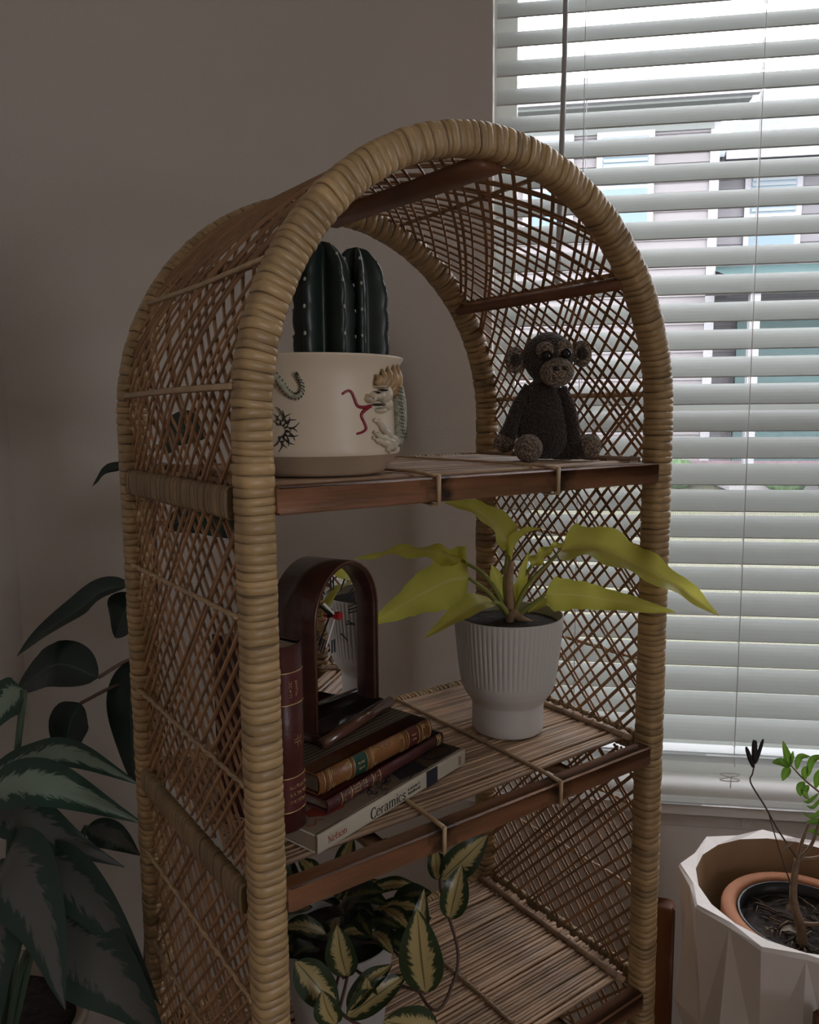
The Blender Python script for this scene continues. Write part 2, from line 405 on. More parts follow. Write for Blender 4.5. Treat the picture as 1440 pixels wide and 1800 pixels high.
b = MB(); b.box(((BX0+BX1)/2, 1.329, .879), (BX1-BX0, .042, .018), bev=.004); b.build('bottom_rail', M['slat'], bl)
b = MB(); b.box(((BX0+BX1)/2, 1.335, 2.33), (BX1-BX0, .05, .05), bev=.003); b.build('head_rail', M['slat'], bl)
for X in (.0892, .3536, .62, .885):
    for yy in (1.3125, 1.3435):
        b = MB(); b.tube([(X+(.006 if yy > 1.32 else 0), yy, .872), (X+(.006 if yy > 1.32 else 0), yy, 2.31)], .0008, 6); b.build('ladder_cord', M['cord'], bl)
    b = MB()
    for zz in zlist: b.tube([(X, 1.3125, zz-.012), (X+.003, 1.328, zz-.002), (X+.006, 1.3435, zz+.010)], .0006, 4)
    b.build('ladder_rungs', M['cord'], bl)
b = MB(); b.tube([(.0578, 1.292, 2.31), (.0572, 1.291, 2.0), (.0512, 1.289, 1.668)], .0042, 10)
b.ball((.0512, 1.289, 1.662), (.0055, .0055, .010)); b.build('tilt_wand', M['wand'], bl)
cx = .345
loop = [(cx+.012*math.sin(2*a)*1.3, 1.300, .862-.010+.007*math.sin(a)) for a in [i*2*PI/24 for i in range(25)]]
b = MB(); b.tube([(.3536, 1.3105, .885), (.353, 1.304, .868)]+[], .0009, 6); b.tube(loop, .0010, 6); b.tube([(.347, 1.301, .852), (.347, 1.302, .832)], .0009, 6)
b.build('cord_loop', M['cord'], bl)

# ------------------------------------------------------------------ outdoors
M['siding'] = mat('house_siding', (.078, .072, .072), .7, var=.03, vs=4)
M['siding2'] = mat('house_siding_grey', (.062, .059, .062), .7, var=.03, vs=4)
M['htrim'] = mat('house_trim', (.135, .135, .14), .6)
M['soffit'] = mat('house_soffit', (.08, .088, .08), .7)
M['shingle'] = mat('roof_shingle', (.07, .085, .09), .85, var=.3, vs=14, bump=.4, bs=30)
M['teal'] = mat('porch_teal', (.012, .036, .034), .6, var=.15, vs=5)
M['hpane'] = mat('house_pane', (.07, .10, .115), .35, spec=.15)
M['hblind'] = mat('house_blind', (.10, .115, .12), .6)
M['brick'] = mat('brick_mauve', (.09, .062, .066), .8, var=.25, vs=6)
M['lawn'] = mat('lawn_grass', (.030, .036, .014), .9, var=.35, vs=3, col2=(.044, .040, .026))
M['drive'] = mat('concrete_drive', (.14, .137, .134), .85, var=.1, vs=3)
M['bush'] = mat('bush_leaf', (.03, .06, .02), .7, var=.5, vs=12)
ORG[0] = Vector((0, 0, 0))
b = MB(); b.add([(-14, 1.6, -.28), (22, 1.6, -.28), (22, 14.92, .19), (-14, 14.92, .19)], [(0, 1, 2, 3)])
o = b.build('lawn', M['lawn'], smooth=False); tag(o, 'green lawn between the window and the house outside', 'lawn', None, 'stuff')
HO = Vector((2, 15, .2)); ORG[0] = HO
house = empty('house', HO); tag(house, 'pale two-storey house with lap siding seen through the blind', 'house')
def bd(name, x0, x1, y0, y1, z0, z1, m, par=None): 
    b = MB(); wbox(b, x0, x1, y0, y1, z0, z1); return b.build(name, m, par or house, smooth=False)
bd('wall_core', -4, 3.24, 15.05, 19, .2, 6.85, M['siding'])
bd('wing_core', 3.24, 9, 15.85, 19, .2, 6.2, M['siding2'])
lap = .165
def boards(x0, x1, y, z0, z1, m):
    b = MB(); q = [(x0, y-.008, 0), (x1, y-.008, 0), (x1, y+.02, 0), (x0, y+.02, 0), (x0, y+.018, lap), (x1, y+.018, lap), (x1, y+.045, lap), (x0, y+.045, lap)]
    b.add(q, [(0, 1, 5, 4), (3, 2, 1, 0), (4, 5, 6, 7), (1, 2, 6, 5), (0, 4, 7, 3)]); me = b.mesh('siding_board', m, smooth=False, org=Vector((HO.x, HO.y, 0)))
    z = z0
    while z < z1:
        o = bpy.data.objects.new('siding_board', me); link(o, house); o.location = (0, 0, z-HO.z); z += lap
boards(-4, 3.22, 15.0, .6, 6.75, M['siding'])
boards(3.36, 9, 15.8, 2.3, 6.0, M['siding2'])
bd('corner_board', 3.2, 3.36, 14.97, 15.12, .3, 6.85, M['htrim'])
bd('brick_base', -4, 9, 14.93, 15.0, .15, .62, M['brick'])
bd('soffit', -4.2, 3.75, 14.5, 15.1, 6.72, 6.78, M['soffit'])
bd('gutter', -4.2, 3.85, 14.38, 14.52, 6.76, 6.98, M['htrim'])
bd('frieze_board', -4, 3.25, 14.96, 15.0, 6.42, 6.72, M['soffit'])
b = MB(); b.add([(-4.2, 14.4, 6.98), (3.85, 14.4, 6.98), (3.0, 18, 8.6), (-4.2, 18, 8.6)], [(0, 1, 2, 3)]); b.build('main_roof', M['shingle'], house, smooth=False)
b = MB(); b.box((6.6, 15.6, 5.98), (6.2, .9, .10)); b.box((6.6, 15.15, 6.0), (6.2, .12, .14)); b.build('wing_gutter', M['htrim'], house, smooth=False)
b = MB(); b.add([(3.5, 15.1, 6.08), (9.7, 15.1, 6.08), (9.7, 19, 7.3), (3.5, 19, 7.3)], [(0, 1, 2, 3)]); b.build('wing_roof', M['shingle'], house, smooth=False)
b = MB(); b.add([(3.9, 19, 6.9), (12, 19, 6.9), (12, 21, 9.6), (6, 21, 9.6)], [(0, 1, 2, 3)]); b.build('rear_roof', M['shingle'], house, smooth=False)
def hwin(x0, x1, y, z0, z1, split):
    f = bd('window', x0-.1, x1+.1, y-.05, y+.06, z0-.1, z1+.1, M['htrim'])
    bd('pane', x0, x1, y-.056, y-.03, z0, split-.03, M['hpane'], f); bd('pane', x0, x1, y-.056, y-.03, split+.03, z1, M['hpane'], f)
    z = split+.06
    while z < z1-.05: bd('blind_slat', x0+.02, x1-.02, y-.075, y-.058, z, z+.055, M['hblind'], f); z += .09
hwin(1.35, 2.15, 14.98, 4.75, 6.35, 5.5)
hwin(4.1, 4.9, 15.78, 4.4, 5.75, 5.1)
hwin(.05, .75, 14.98, 4.75, 6.35, 5.5)
# porch
bd('porch_wall', 3.9, 9, 15.5, 15.6, .3, 3.4, M['teal'])
b = MB(); b.add([(3.35, 13.9, 3.72), (9, 13.9, 3.72), (9, 15.7, 4.2), (3.35, 15.7, 4.2)], [(0, 1, 2, 3)]); b.build('porch_roof', M['teal'], house, smooth=False)
bd('porch_beam', 3.0, 9, 13.95, 14.15, 3.45, 3.66, M['htrim'])
for x in (3.72, 6.4): bd('porch_post', x, x+.16, 14.0, 14.16, .25, 3.45, M['htrim'])
bd('porch_step', 3.4, 9, 13.6, 15.5, .2, .42, M['drive'])
for (x, y, r) in ((4.15, 13.2, .28), (4.95, 13.1, .35), (2.75, 14.4, .3)):
    ORG[0] = Vector((x, y, .17)); b = MB()
    b.ball((x, y, .17+r*.8), (r, r, r*.85), nu=28, nv=18, disp=lambda v: .28*noise.noise(v*9))
    o = b.build('shrub', M['bush']); o.location = ORG[0]
    tag(o, {4.15: 'small clipped green shrub by the porch post', 4.95: 'larger clipped green shrub in front of the porch', 2.75: 'green shrub against the house brick base'}[x], 'shrub', 'shrubs by the house')

# ------------------------------------------------------------------ wicker shelf
MS = Matrix.Translation((-.20806, .58473, 0)) @ Matrix.Rotation(math.radians(43.8676), 4, 'Z')
SH_W, SH_D, ZS = .5, .2996, 1.449
Z1, Z2, Z3, Z4 = 1.3971, 1.0630, .7470, .43
shelf = empty('wicker_shelf', MS)
tag(shelf, 'arched wicker shelf unit with wrapped cane posts and diamond lattice sides', 'shelf')
ORG[0] = Vector((0, 0, 0))
def arch_path(y, R=.25, x0=0., zb=.0):
    cx = .25; pts = []
    n1 = int((ZS-zb)/.004); 
    for i in range(n1): pts.append((Vector((cx-R, y, zb+(ZS-zb)*i/n1)), Vector((-1, 0, 0))))
    n2 = int(PI*R/.004)
    for i in range(n2+1):
        a = PI*i/n2; d = Vector((-math.cos(a), 0, math.sin(a))); pts.append((Vector((cx, y, ZS))+d*R, d))
    for i in range(1, n1+1): pts.append((Vector((cx+R, y, ZS-(ZS-zb)*i/n1)), Vector((1, 0, 0))))
    return pts
def wrapped(path, hx, hy, wid, sides=20, power=3.1, seed=1, prof=.00045, deep=.25, binorm=None, tint=1.):
    """strip of cane wound turn by turn round a bar. path: list of (point, outward normal)"""
    rnd = random.Random(seed); mb = MB()
    S = [0.]
    for i in range(1, len(path)): S.append(S[-1]+(path[i][0]-path[i-1][0]).length)
    tot = S[-1]; idx = [0]
    def at(s):
        s = min(max(s, 0), tot-1e-6); i = idx[0]
        while i > 0 and S[i] > s: i -= 1
        while S[i+1] < s: i += 1
        idx[0] = i; t = (s-S[i])/(S[i+1]-S[i])
        return path[i][0].lerp(path[i+1][0], t), path[i][1].lerp(path[i+1][1], t).normalized(), (path[i+1][0]-path[i][0]).normalized()
    sec = []
    for k in range(sides):
        th = 2*PI*(k+.5)/sides; c, s_ = math.cos(th), math.sin(th)
        sec.append((math.copysign(abs(c)**(2/power), c), math.copysign(abs(s_)**(2/power), s_), th))
    s = 0; vs = []; fs = []; tn = []; ring = 0; base = 1.
    while s < tot:
        w_ = wid*rnd.uniform(.72, 1.3); tilt = rnd.uniform(-.18, .18)*wid; ph = rnd.uniform(0, 6.28)
        th_ = rnd.uniform(-.0004, .0005); base = .75*base+.25*rnd.uniform(.72, 1.25); tone = base*rnd.uniform(.86, 1.1)*tint
        if rnd.random() < .04: tone *= .72
        dp = max(prof, .0004)*(4.0 if rnd.random() < deep else 2.2)
        for (f, e) in ((0.004, -dp), (.045, 0), (.5, prof*.6), (.955, 0), (.996, -dp)):
            for (cx_, sy_, th) in sec:
                p, nn, tg = at(s+f*w_+tilt*math.sin(th+ph)); bb = tg.cross(nn)
                vs.append(p+nn*(cx_*(hx+e+th_))+bb*(sy_*(hy+e+th_))); tn.append(tone*(.45 if abs(f-.5) > .47 else 1))  # turn edges darkened in the tone: groove shade painted in
        s += w_
    n = len(vs)//sides
    for i in range(n-1):
        for k in range(sides):
            k2 = (k+1) % sides; fs.append((i*sides+k, i*sides+k2, (i+1)*sides+k2, (i+1)*sides+k))
    fs += [tuple(range(sides))[::-1], tuple((n-1)*sides+k for k in range(sides))]
    mb.add(vs, fs, tn); return mb
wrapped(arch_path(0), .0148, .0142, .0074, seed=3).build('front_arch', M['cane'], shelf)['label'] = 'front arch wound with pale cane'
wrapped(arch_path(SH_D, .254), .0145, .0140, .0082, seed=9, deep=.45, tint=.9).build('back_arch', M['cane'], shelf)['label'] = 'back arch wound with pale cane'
def straight(a, b, nn, n=60):
    a, b = Vector(a), Vector(b); return [(a.lerp(b, i/n), Vector(nn)) for i in range(n+1)]
# rails and shelf boards
def stick(L, wd, th, seed):
    r = random.Random(seed); b = MB(); pts = [(-L/2+L*i/5, r.uniform(-.0008, .0008), r.uniform(-.0005, .0004)) for i in range(6)]
    b.ribbon(pts, [(0, 0, 1)]*6, wd, th); return b
for zi, z in enumerate((Z1, Z2, Z3, Z4)):
    b = MB(); nb = 24; vs = []; fs = []
    b.box((.25, -.0045, z-.0112), (.474, .019, .0225), bev=.0018)
    b.build('front_rail', M['wood'], shelf)['label'] = 'reddish brown wooden rail'
    for x in (-.0125, .5125):
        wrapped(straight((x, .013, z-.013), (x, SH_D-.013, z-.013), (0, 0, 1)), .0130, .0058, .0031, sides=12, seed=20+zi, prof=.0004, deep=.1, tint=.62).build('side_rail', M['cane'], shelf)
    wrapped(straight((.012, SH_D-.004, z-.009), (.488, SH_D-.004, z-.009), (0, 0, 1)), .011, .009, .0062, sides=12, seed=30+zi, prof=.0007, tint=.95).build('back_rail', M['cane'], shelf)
    for x in (.12, .375):
        b = MB(); b.box((x, SH_D/2, z-.012), (.016, SH_D-.02, .010), bev=.002); b.build('under_lath', M['lath'], shelf)
    # splints laid from side to side
    rr = random.Random(40+zi); meshes = [stick(.494, wd, .0036, i+zi*10).mesh('splint', M['splint']) for i, wd in enumerate((.0032, .0042, .0052, .0060, .0046))]
    y = .0235
    while y < SH_D-.017:
        k = rr.randrange(5); wd = (.0032, .0042, .0052, .0060, .0046)[k]
        o = bpy.data.objects.new('splint', meshes[k]); link(o, shelf)
        o.location = (.25+rr.uniform(-.003, .003), y+wd/2, z-.0012+rr.uniform(-.0009, .0006))
        o.rotation_euler = (rr.uniform(-.12, .12), rr.uniform(-.0014, .0014), rr.uniform(-.006, .006))
        y += wd*rr.choice((.92, .98, 1.0, 1.05, 1.15, 1.3)) + (.004 if rr.random() < .06 else 0)
    # inner side laths lying along the splint ends
    for x in (.0185, .4815):
        b = MB(); b.ribbon([(x, .012, z+.0035), (x, .1, z+.003), (x, .2, z+.0035), (x, SH_D-.012, z+.003)], [(0, 0, 1)]*4, .009, .005)
        for q in range(16):
            yy = .02+q*.0165; b.tube([(x-.006, yy, z+.0005), (x-.002, yy+.001, z+.0068), (x+.003, yy+.003, z+.0066), (x+.006, yy+.004, z+.0005)], .0007, 5)
        b.build('side_lath', M['lath'], shelf)
    # bindings over the splints and round the front rail
    for x in ((.1712, .3233), (.1764, .3342), (.150, .322), (.17, .33))[zi]:
        b = MB(); h = .0008
        P = [(x-.004, SH_D-.012, z+.0035), (x-.002, .2, z+.0032), (x, .1, z+.0034), (x, .02, z+.003), (x, -.002, z+.0016), (x+.0003, -.0135, z+.0012)]
        b.ribbon(P, [(0, 0, 1)]*6, .0048 if zi < 2 else .0055, .0026)
        b.ribbon([(x+.0003, -.0150, z+.002), (x, -.0152, z-.012), (x, -.0150, z-.0245)], [(0, -1, 0)]*3, .0048, .0022)
        b.ribbon([(x, -.0150, z-.0245), (x, -.004, z-.0255), (x, .008, z-.0245)], [(0, 0, -1)]*3, .0048, .0020)
        if zi == 2:
            for q in range(22):
                yy = .03+q*.011; b.tube([(x-.0042, yy, z+.001), (x-.0015, yy+.001, z+.0062), (x+.002, yy+.002, z+.006), (x+.0042, yy+.003, z+.001)], .0006, 5)
        b.build('binding_strip', M['cane_strip'], shelf)
# bars joining the two arches
def arc_pt(a, r, y): return Vector((.25-math.cos(a)*r, y, ZS+math.sin(a)*r))
b = MB(); b.ribbon([(.245, .004, ZS+.2305), (.245, .1, ZS+.233), (.245, .2, ZS+.237), (.245, SH_D, ZS+.239)], [(0, 0, -1)]*4, .040, .010); b.build('apex_bar', M['woodbar'], shelf)
for sgn in (1, -1):
    a = math.radians(37) if sgn < 0 else math.radians(143)
    b = MB(); p0, p1 = arc_pt(a, .2365, .006), arc_pt(a, .2435, SH_D-.006)
    b.ribbon([p0, p0.lerp(p1, .33), p0.lerp(p1, .66), p1], [Vector((math.cos(a), 0, -math.sin(a)))]*4, .0145, .009); b.build('cross_bar', M['woodbar'], shelf)
for a in (28, 69, 111, 143):
    a = math.radians(a); b = MB(); nn = Vector((-math.cos(a), 0, math.sin(a)))
    b.ribbon([arc_pt(a, .2645, .004), arc_pt(a, .2625, .15), arc_pt(a, .2650, SH_D-.002)], [nn]*3, .0062, .002); b.build('cane_stay', M['cane_strip'], shelf)
for x, nx in ((-.0142, -1), (.5142, 1)):
    b = MB(); b.ribbon([(x, .002, 1.475), (x, .15, 1.476), (x, SH_D, 1.475)], [(nx, 0, 0)]*3, .0062, .002); b.build('cane_stay', M['cane_strip'], shelf)
    for z in (1.2937, 1.1534, .963, .855, .6):
        b = MB(); A = [(x, .004+.291*i/40, z+.0012*math.sin(i*1.6)) for i in range(41)]; B = [(x+nx*.001*math.cos(i*1.6), .004+.291*i/40, z-.0012*math.sin(i*1.6)) for i in range(41)]
        b.tube(A, .0017, 6); b.tube(B, .0017, 6); b.build('twisted_stay', M['cane_strip'], shelf)
# lattice
LA = PI*.25
def sheet(s, y, off):
    if s < 0: return Vector((-off, y, ZS+s)), Vector((-1, 0, 0))
    if s > LA: return Vector((.5+off, y, ZS-(s-LA))), Vector((1, 0, 0))
    a = s/.25; d = Vector((-math.cos(a), 0, math.sin(a))); return Vector((.25, y, ZS))+d*(.25+off+.004*y/SH_D), d
def bay(sa, sb, seed, name, joined, curved, inner=True):
    rr = random.Random(seed); root = None
    if joined: J = MB()
    else: root = bpy.data.objects.new(name, None); root.empty_display_size = .02; link(root, shelf)
    K = 1.08; pitch = .0182*K
    for fam in (1, -1):
        s0 = sa-K*SH_D
        while s0 < sb:
            k2 = K*rr.uniform(.96, 1.04)
            n = 26 if curved else 2; pts = []; nr = []
            # s = s0 + k2*y (fam 1) or s0 + k2*(D-y)
            y0 = max(0, (sa-s0)/k2); y1 = min(SH_D, (sb-s0)/k2)
            if y1-y0 > .006:
                off = (.0085 if fam == 1 else .0058)
                if inner: off = (.0058 if fam == 1 else .0085)
                wd = rr.choice((.0028, .0033, .0037, .0040, .0044))
                m_ = max(2, int((y1-y0)/SH_D*n)) if curved else 2
                for i in range(m_):
                    u = y0+(y1-y0)*i/(m_-1); p, d = sheet(s0+k2*u, u if fam == 1 else SH_D-u, off); pts.append(p); nr.append(d)
                if joined: J.ribbon(pts, nr, wd, .0018, tone=rr.uniform(.7, 1.15))
                else:
                    b = MB(); b.ribbon(pts, nr, wd, .0018); b.build('strand', M['strand'], root, smooth=False)
            s0 += pitch*rr.choice((.62, .9, 1.0, 1.05, 1.15, 1.25))
    if joined:
        o = J.build(name, M['strand_joined'], shelf, smooth=False); o['kind'] = 'stuff'
M['strand_joined'] = mat('lattice_strand_mass', (.37, .205, .10), .5, var=.22, vs=50, tone=True)
e1 = ZS-Z1
bay(-e1, LA+e1, 1, 'arch_lattice', False, True)
bay(LA+(ZS-Z1)+.027, LA+(ZS-Z2)-.001, 2, 'side_lattice', False, False)
bay(-(ZS-Z2)+.001, -(ZS-Z1)-.027, 3, 'side_lattice', False, False, )
bay(LA+(ZS-Z2)+.027, LA+(ZS-Z3)-.001, 4, 'lower_side_lattice', True, False)
bay(-(ZS-Z3)+.001, -(ZS-Z2)-.027, 5, 'lower_side_lattice', True, False)
bay(LA+(ZS-Z3)+.027, LA+(ZS-.05), 6, 'base_side_lattice', True, False)
bay(-(ZS-.05), -(ZS-Z3)-.027, 8, 'base_side_lattice', True, False)

# ------------------------------------------------------------------ things on the shelf (shelf frame)
def shelf_thing(name, loc, label, cat, group=None):
    o = empty(name, MS @ Matrix.Translation(loc)); ORG[0] = Vector(loc); tag(o, label, cat, group); return o
T1, T2, T3 = Z1+.0020, Z2+.0020, Z3+.0020

# ---- potted cactus with the dragon pot
M['glaze'] = mat('cream_glaze', (.72, .61, .46), .42, var=.06, vs=12, spec=.4, coat=0.)
M['bisque'] = mat('pot_foot_glaze', (.46, .34, .23), .4, var=.15, vs=20)
M['cactus'] = mat('cactus_skin', (.010, .020, .015), .4, var=.3, vs=40, spec=.5, bump=.1, bs=200)
M['areole'] = mat('areole_wool', (.42, .40, .34), .9)
M['soil'] = mat('potting_soil', (.035, .026, .02), .95, var=.6, vs=90, bump=1., bs=150)
M['dr_scale'] = mat('dragon_scale', (.40, .40, .29), .3, var=.35, vs=260, bump=.8, bs=380)
M['dr_face'] = mat('dragon_face', (.58, .50, .37), .3, var=.2, vs=60)
M['dr_mane'] = mat('dragon_mane', (.42, .27, .13), .35, var=.4, vs=90)
M['dr_red'] = mat('dragon_tongue', (.26, .02, .035), .3)
M['dr_ink'] = mat('dragon_ink', (.03, .028, .025), .4)
PC = Vector((.1045, .0835, T1))
cac = shelf_thing('potted_cactus', PC, 'dark ribbed cactus in a cream dragon-relief pot on the top shelf', 'plant')
prof = [(.056, 0), (.0615, .0015), (.0625, .004), (.0755, .0185), (.0765, .021), (.0762, .025), (.0745, .045), (.0730, .07), (.0735, .088), (.0765, .098), (.0800, .1035), (.0803, .1050), (.0790, .1055), (.0765, .1035), (.0715, .093), (.0700, .07), (.069, .02), (.0, .02)]
def potR(z):
    for (r0, a), (r1, b_) in zip(prof[:12], prof[1:13]):
        if a <= z <= b_ and b_ > a: return r0+(r1-r0)*(z-a)/(b_-a)
    return .075
b = MB(); b.lathe(prof[3:], 72, PC, cap0=False); pot = b.build('pot', M['glaze'], cac)
b = MB(); b.lathe(prof[:4], 72, PC, cap0=True); b.build('pot_foot', M['bisque'], cac)
b = MB(); b.lathe([(.0712, .086), (.05, .089), (.02, .088), (0, .089)], 32, PC, cap0=False); b.build('soil', M['soil'], cac)
tcv = Vector((-.484, -.875, 0)); tpv = Vector((.875, -.484, 0))
def on(phi, z, o=0.):
    """point on the pot wall: phi in degrees from the camera side, z above the base, o proud of the glaze"""
    a = math.radians(phi); r = potR(z)+o; return PC+tcv*(math.cos(a)*r)+tpv*(math.sin(a)*r)+Vector((0, 0, z))
def pz(ypx): return (836-ypx)*.000462     # height up the wall
def pp(x):                                 # angle round the wall
    return math.degrees(math.asin(max(-.999, min(.999, (x-562)*.000503/.0745))))
def line(pts, r, o=.0005, n=6): return smooth_path([on(pp(x), pz(y), o) for x, y in pts], n)
head = MB()
def blob(x, y, rx, ry, h, m=None):
    c = on(pp(x), pz(y), 0); a = math.radians(pp(x)); nn = tcv*math.cos(a)+tpv*math.sin(a); tt = tpv*math.cos(a)-tcv*math.sin(a)
    rot = Matrix((tt, nn, Vector((0, 0, 1)))).transposed(); k = .000503
    return c, (rx*k/max(.35, math.cos(a)), h, ry*.000462), rot
def addblob(mb, *a): c, r, rot = blob(*a); mb.ball(c, r, rot, 18, 12)
rel = MB()
for q_ in ((681, 680, 13, 20, .0075), (665, 685, 13, 10, .0085), (652, 691, 9, 8, .0082), (671, 712, 10, 6, .0062), (685, 700, 8, 13, .0060), (668, 667, 9, 4, .0098), (648, 685, 4, 4, .0095)): addblob(rel, *q_)
rel.build('dragon_head', M['dr_face'], cac)
mane = MB()
for i, (x0, y0, x1, y1) in enumerate([(668, 668, 672, 634), (676, 668, 682, 628), (684, 672, 692, 624), (690, 676, 700, 622), (694, 684, 706, 628), (662, 664, 662, 645), (688, 664, 697, 636), (680, 660, 676, 640)]):
    P = [on(pp(x0), pz(y0), .003), on(pp((x0+x1)/2+2), pz((y0+y1)/2), .0055), on(pp(x1), pz(y1), .001)]
    mane.tube(smooth_path(P, 4), [.003, .0034, .0036, .0036, .0034, .003, .0024, .0016, .0006], 8)
mane.build('dragon_mane', M['dr_mane'], cac)
body = MB(); P = smooth_path([on(66, pz(645), .000), on(72, pz(672), .002), on(74, pz(710), .003), on(72, pz(745), .003), on(66, pz(778), .001)], 6)
body.tube(P, [.005+.0028*math.sin(PI*(i/(len(P)-1))**.8) for i in range(len(P))], 12)
body.tube(smooth_path([on(100, pz(770), .001), on(112, pz(720), .002), on(130, pz(690), .002), on(150, pz(720), .002)], 6), .006, 10)
body.build('dragon_body', M['dr_scale'], cac)
claw = MB()
for pts in ([(694, 772), (676, 752), (664, 733), (655, 730)], [(690, 776), (668, 762), (654, 752)], [(690, 778), (668, 772), (652, 762)], [(690, 780), (678, 784), (682, 792)], [(696, 770), (690, 778), (684, 778)]):
    L_ = line(pts, .002, .0015); claw.tube(L_, [.0044-.0034*(i/(len(L_)-1))**1.3+.0006*math.sin(i*1.7) for i in range(len(L_))], 8)
addblob(claw, 690, 776, 10, 9, .0060); claw.build('dragon_claw', M['dr_face'], cac)
tong = MB()
for pts in ([(654, 704), (640, 706), (630, 703), (625, 690), (620, 678), (613, 676), (604, 682)], [(650, 706), (640, 714), (636, 722), (641, 736), (643, 746), (636, 752), (626, 755)]):
    L_ = line(pts, .001, .0004); tong.tube(L_, [.0016-.0006*i/(len(L_)-1) for i in range(len(L_))], 8)
tong.build('dragon_tongue', M['dr_red'], cac)
eye = MB()
for (x, y, rx, ry, h) in ((671, 674, 3.2, 2.6, .0104), (649, 690, 1.8, 1.6, .0100), (666, 701, 10, 2.6, .0088), (659, 679, 1.6, 3.2, .0100)): addblob(eye, x, y, rx, ry, h)
eye.build('dragon_eye', M['dr_ink'], cac)
tail = MB(); P = line([(470, 628), (487, 642), (500, 660), (512, 678), (525, 686), (535, 680), (536, 664), (529, 650), (530, 642)], .004, .0002, 6)
tail.tube(P, [.0052-.0036*(i/(len(P)-1))**1.4 for i in range(len(P))], 10, flat=.6); tail.build('dragon_tail', M['dr_scale'], cac)
ink = MB()
for i, t in enumerate(range(2, len(P)-3, 2)):
    c = P[t]; d = (P[t+1]-P[t-1]).normalized(); a = (c-PC); a.z = 0; a.normalize(); sd = d.cross(a); r = .0046-.0032*(t/(len(P)-1))**1.4
    ink.tube([c+sd*r*.95+a*.0010, c+d*.0016+a*.0030, c-sd*r*.95+a*.0010], .00038, 5); ink.tube([c+d*.0022+a*.0030, c+sd*r*.7+a*.002], .00032, 5)
rr = random.Random(5)
for i in range(30):
    a0 = -1.9+3.6*(i % 15)/14+rr.uniform(-.08, .08); r0, r1 = (9, 20) if i < 15 else (17, rr.uniform(28, 36))
    cx_, cy_ = 498, 748; bend_ = .35 if i % 2 else -.25
    ink.tube(line([(cx_+r0*math.cos(a0), cy_+r0*math.sin(a0)*1.1), (cx_+(r0+r1)/2*math.cos(a0+bend_*.4), cy_+(r0+r1)/2*math.sin(a0+bend_*.4)*1.1), (cx_+r1*math.cos(a0+bend_), cy_+r1*math.sin(a0+bend_)*1.1)], 0, .0002, 4), [.0006, .0007, .0007, .0007, .0006, .0005, .0004, .0003, .0002], 5)
for i in range(9): ink.tube(line([(490+i*2, 705+i*3.5), (496+i*2, 707+i*3.5), (500+i*1.5, 713+i*3)], 0, .0002, 3), .0003, 4)
for i in range(15):
    for j in range(3):
        ph_, yy = 64+j*4.5+(i % 2)*2, 666+i*6.8; ink.tube([on(ph_-2.4, pz(yy), .0078), on(ph_, pz(yy+5), .0092), on(ph_+2.4, pz(yy), .0078)], .0003, 4)
ink.build('dragon_ink_lines', M['dr_ink'], cac)['kind'] = 'stuff'
def cactus_stem(c, R, H, ribs, rot, top=1.):
    b = MB(); nz_ = 44; nth = ribs*14; vs = []; fs = []; ar = []
    for i in range(nz_+1):
        t = i/nz_; z = H*t; env = R*(1-.10*(1-t))*(math.sqrt(max(0, 1-max(0, (t-.55)/.45)**2.2))) if t < 1 else 0
        env *= 1-.12*max(0, t-.3)
        for k in range(nth):
            th = 2*PI*k/nth+rot; rib = abs(math.cos((th-rot)*ribs/2))**2.6
            sc_ = .93+.13*abs(math.sin(t*PI*5.2+.4))**.7
            r = env*(.44+.56*rib*sc_)
            vs.append(Vector(c)+Vector((r*math.cos(th), r*math.sin(th), z-(.012 if t == 1 else 0)*(1-rib))))
    for i in range(nz_):
        for k in range(nth): k2 = (k+1) % nth; fs.append((i*nth+k, i*nth+k2, (i+1)*nth+k2, (i+1)*nth+k))
    fs.append(tuple(nz_*nth+k for k in range(nth)))
    b.add(vs, fs); o = b.build('cactus_stem', M['cactus'], cac); a = MB()
    for k in range(ribs):
        for j in range(5):
            t = (j+.92)/5.2*.96-.02
            if t > .93: continue
            env = R*(1-.10*(1-t))*math.sqrt(max(0, 1-max(0, (t-.55)/.45)**2.2))*(1-.12*max(0, t-.3)); th = rot+2*PI*k/ribs; r = env*1.0
            a.ball(Vector(c)+Vector((r*math.cos(th), r*math.sin(th), H*t)), (.0014, .0014, .0020), None, 8, 6)
    a.build('areoles', M['areole'], o)['kind'] = 'stuff'
b0 = math.atan2(tcv.y, tcv.x)
cactus_stem(PC+tpv*.008+Vector((0, 0, .084)), .0325, .1275, 5, b0+.62)
cactus_stem(PC+tpv*.040-tcv*.034+Vector((0, 0, .084)), .0325, .130, 5, b0+1.35)

